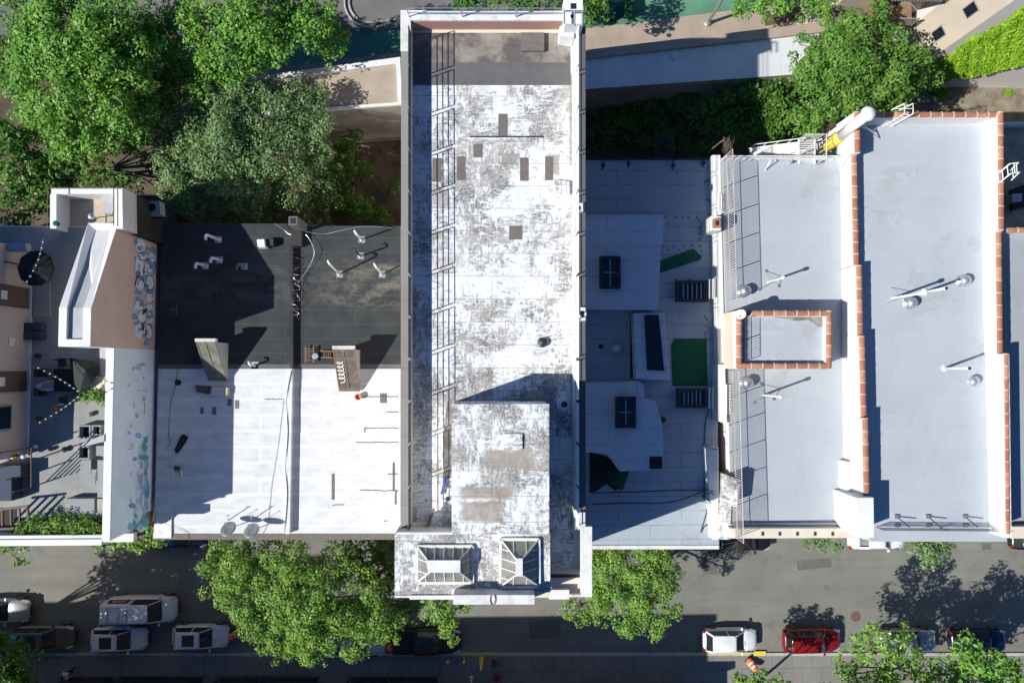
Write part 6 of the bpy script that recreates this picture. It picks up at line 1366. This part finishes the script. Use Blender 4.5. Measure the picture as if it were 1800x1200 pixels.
tree('plane_tree', 'large dense tree at the upper right, beside the ivy covered building', [(1460,90,42,9.5),(1510,70,44,10.5),(1560,80,40,10),(1590,110,36,9.5),(1440,130,40,10),(1495,135,56,11.5),(1555,150,46,11),(1600,155,30,9),(1450,180,40,10),(1505,190,44,10.5),(1415,110,26,8.5),(1545,40,28,9),(1620,120,22,8.5),(1475,40,26,8.5),(1420,215,30,9),(1570,190,28,9),(1410,70,12,8),(1630,95,12,8),(1640,140,14,7.5),(1545,18,16,8),(1398,150,12,8),(1500,225,20,9),(1450,20,14,8)], (1510, 150), MT['leaf_deep'], 1.0, .21, .28)
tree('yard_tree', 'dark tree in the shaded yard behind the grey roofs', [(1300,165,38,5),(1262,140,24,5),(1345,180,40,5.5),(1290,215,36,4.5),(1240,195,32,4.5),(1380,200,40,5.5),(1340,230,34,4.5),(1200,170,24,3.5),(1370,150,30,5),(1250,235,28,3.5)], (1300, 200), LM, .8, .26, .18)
tree('climbing_shrub', 'low dark green creeper along the foot of the white panelled roof', [(1045,160,14,3.2),(1070,163,14,3),(1095,160,15,3),(1125,156,15,3),(1160,150,16,3.2),(1190,148,16,3.2),(1215,146,14,3.2),(1100,185,26,2.4),(1060,195,24,2),(1140,190,26,2.6),(1180,190,26,2.8),(1090,225,26,2),(1140,230,28,2.2),(1050,240,24,1.6),(1190,235,28,2.5),(1215,255,22,2)], (1120, 175), LM, .8, .22, .08, 'shrubs', 'shrub')
tree('street_tree', 'largest tree on the street, left of the tall building front', [(405,1000,40,9),(395,975,30,8.5),(440,1045,46,9),(510,1000,44,9.5),(520,1060,52,10),(575,1040,44,9.5),(470,1105,40,8.5),(540,1120,42,9),(600,1100,46,9),(655,1090,40,8.5),(690,1105,26,8),(480,1140,28,8),(550,1148,28,8),(620,1140,26,8),(590,990,36,8.5),(460,975,34,8),(640,1045,36,8.5),(385,1035,24,8),(500,970,24,7.5)], (545, 1040), LS, 1.1, .165, .28)
tree('street_tree', 'darker tree between the big street tree and the tall building corner', [(640,985,34,6),(670,1010,32,6),(690,1040,28,6),(720,1075,22,5.5),(610,975,26,5.5),(680,965,28,5)], (660, 1010), LM, .8, .24, .2)
tree('young_street_tree', 'small lime tree below the skylights of the tall building', [(765,1062,20,7.5),(780,1085,20,7.5),(790,1105,15,7),(760,1080,16,7),(812,1062,12,7),(775,1070,20,7.5),(795,1125,8,6)], (785, 1050), LS, 1.3, .2, .12)
tree('street_tree', 'tree right of the tall building front, over the road', [(1060,985,38,8.5),(1110,990,42,9),(1150,985,34,8.5),(1125,1035,42,9),(1165,1040,30,8.5),(1080,1040,36,8.5),(1040,1020,26,8),(1105,1085,28,8),(1145,1085,28,8),(1185,1075,16,7.5),(1000,1068,18,7.5),(1020,1085,15,7),(1175,1005,22,8),(1105,1110,12,7),(1150,1112,12,7),(1040,1065,22,7.5),(1010,1040,20,7),(1060,1085,18,7.5),(1120,1075,26,8),(1065,975,30,8)], (1110, 1020), LS, 1.0, .175, .22)
tree('street_tree', 'leafy tree over the silver car at the bottom right', [(1530,1120,24,7.5),(1560,1130,26,8),(1515,1155,24,7.5),(1560,1170,32,8),(1605,1160,26,7.5),(1620,1190,30,7.5),(1500,1185,26,7),(1585,1115,18,7.5),(1545,1200,30,7.5),(1480,1170,20,7)], (1560, 1160), LS, .8, .24, .2)
tree('street_tree', 'bright tree at the bottom right corner', [(1700,1150,28,8),(1735,1165,32,8),(1690,1185,30,7.5),(1770,1185,26,7.5),(1650,1200,26,7),(1740,1205,36,8),(1785,1165,14,7),(1660,1165,18,7.5)], (1735, 1170), LB, 1.0, .26, .22)
tree('street_tree', 'leafy crown tips at the bottom edge below the orange drum', [(1300,1195,16,6.5),(1330,1192,18,6.5),(1355,1200,18,6.5),(1380,1206,18,6.5),(1310,1212,18,6.5)], (1340, 1190), LS, 1.0, .24, .12)
tree('young_street_tree', 'olive tree poking out below the front edge of the silver roof', [(1605,962,18,4.5),(1630,962,22,5),(1650,968,18,5),(1640,985,16,4.5),(1662,960,12,4.5),(1625,945,24,5)], (1630, 940), LO, 1.0, .2, .1)
tree('young_street_tree', 'sparse olive shrub tree below the front parapet of the fenced roof', [(1420,957,14,4.2),(1450,950,16,4.2),(1475,955,14,4.2),(1435,945,16,4)], (1448, 938), LO, .7, .18, .08)
tree('street_tree', 'dark shaded tree at the bottom left corner', [(8,1140,26,6.5),(30,1165,28,6.5),(15,1190,30,6.5),(45,1195,20,6)], (15, 1160), LM, 1.0, .24, .2)
tree('young_street_tree', 'green tree top below the graffiti wall corner', [(250,948,22,7),(270,942,16,7),(225,955,16,7),(200,955,14,6.5),(175,958,14,6),(282,952,14,6.5)], (240, 940), LS, 1.0, .22, .14)
tree('young_street_tree', 'green tree top below the left end of the terrace edge', [(20,958,18,6.5),(45,958,14,6.5),(35,985,12,5.5),(5,962,16,6.5)], (25, 945), LS, .7, .22, .12)
tree('street_tree', 'street tree outside the left edge, throwing dappled shade on the road', [(-190,1160,60,11),(-130,1190,60,11),(-90,1130,50,10.5),(-230,1220,60,11),(-60,1180,50,10.5),(-10,1220,40,10),(-140,1110,50,10),(-170,1150,40,12),(-100,1160,40,12),(-50,1130,30,9.5)], (-120, 1150), LM, .9, .28, .2)
tree('street_tree', 'street tree below the bottom edge, throwing shade on the navy car', [(1560,1255,50,10),(1640,1260,50,10),(1720,1265,50,10),(1480,1250,40,9.5),(1800,1255,46,9.5)], (1640, 1230), LM, .8, .28, .2)
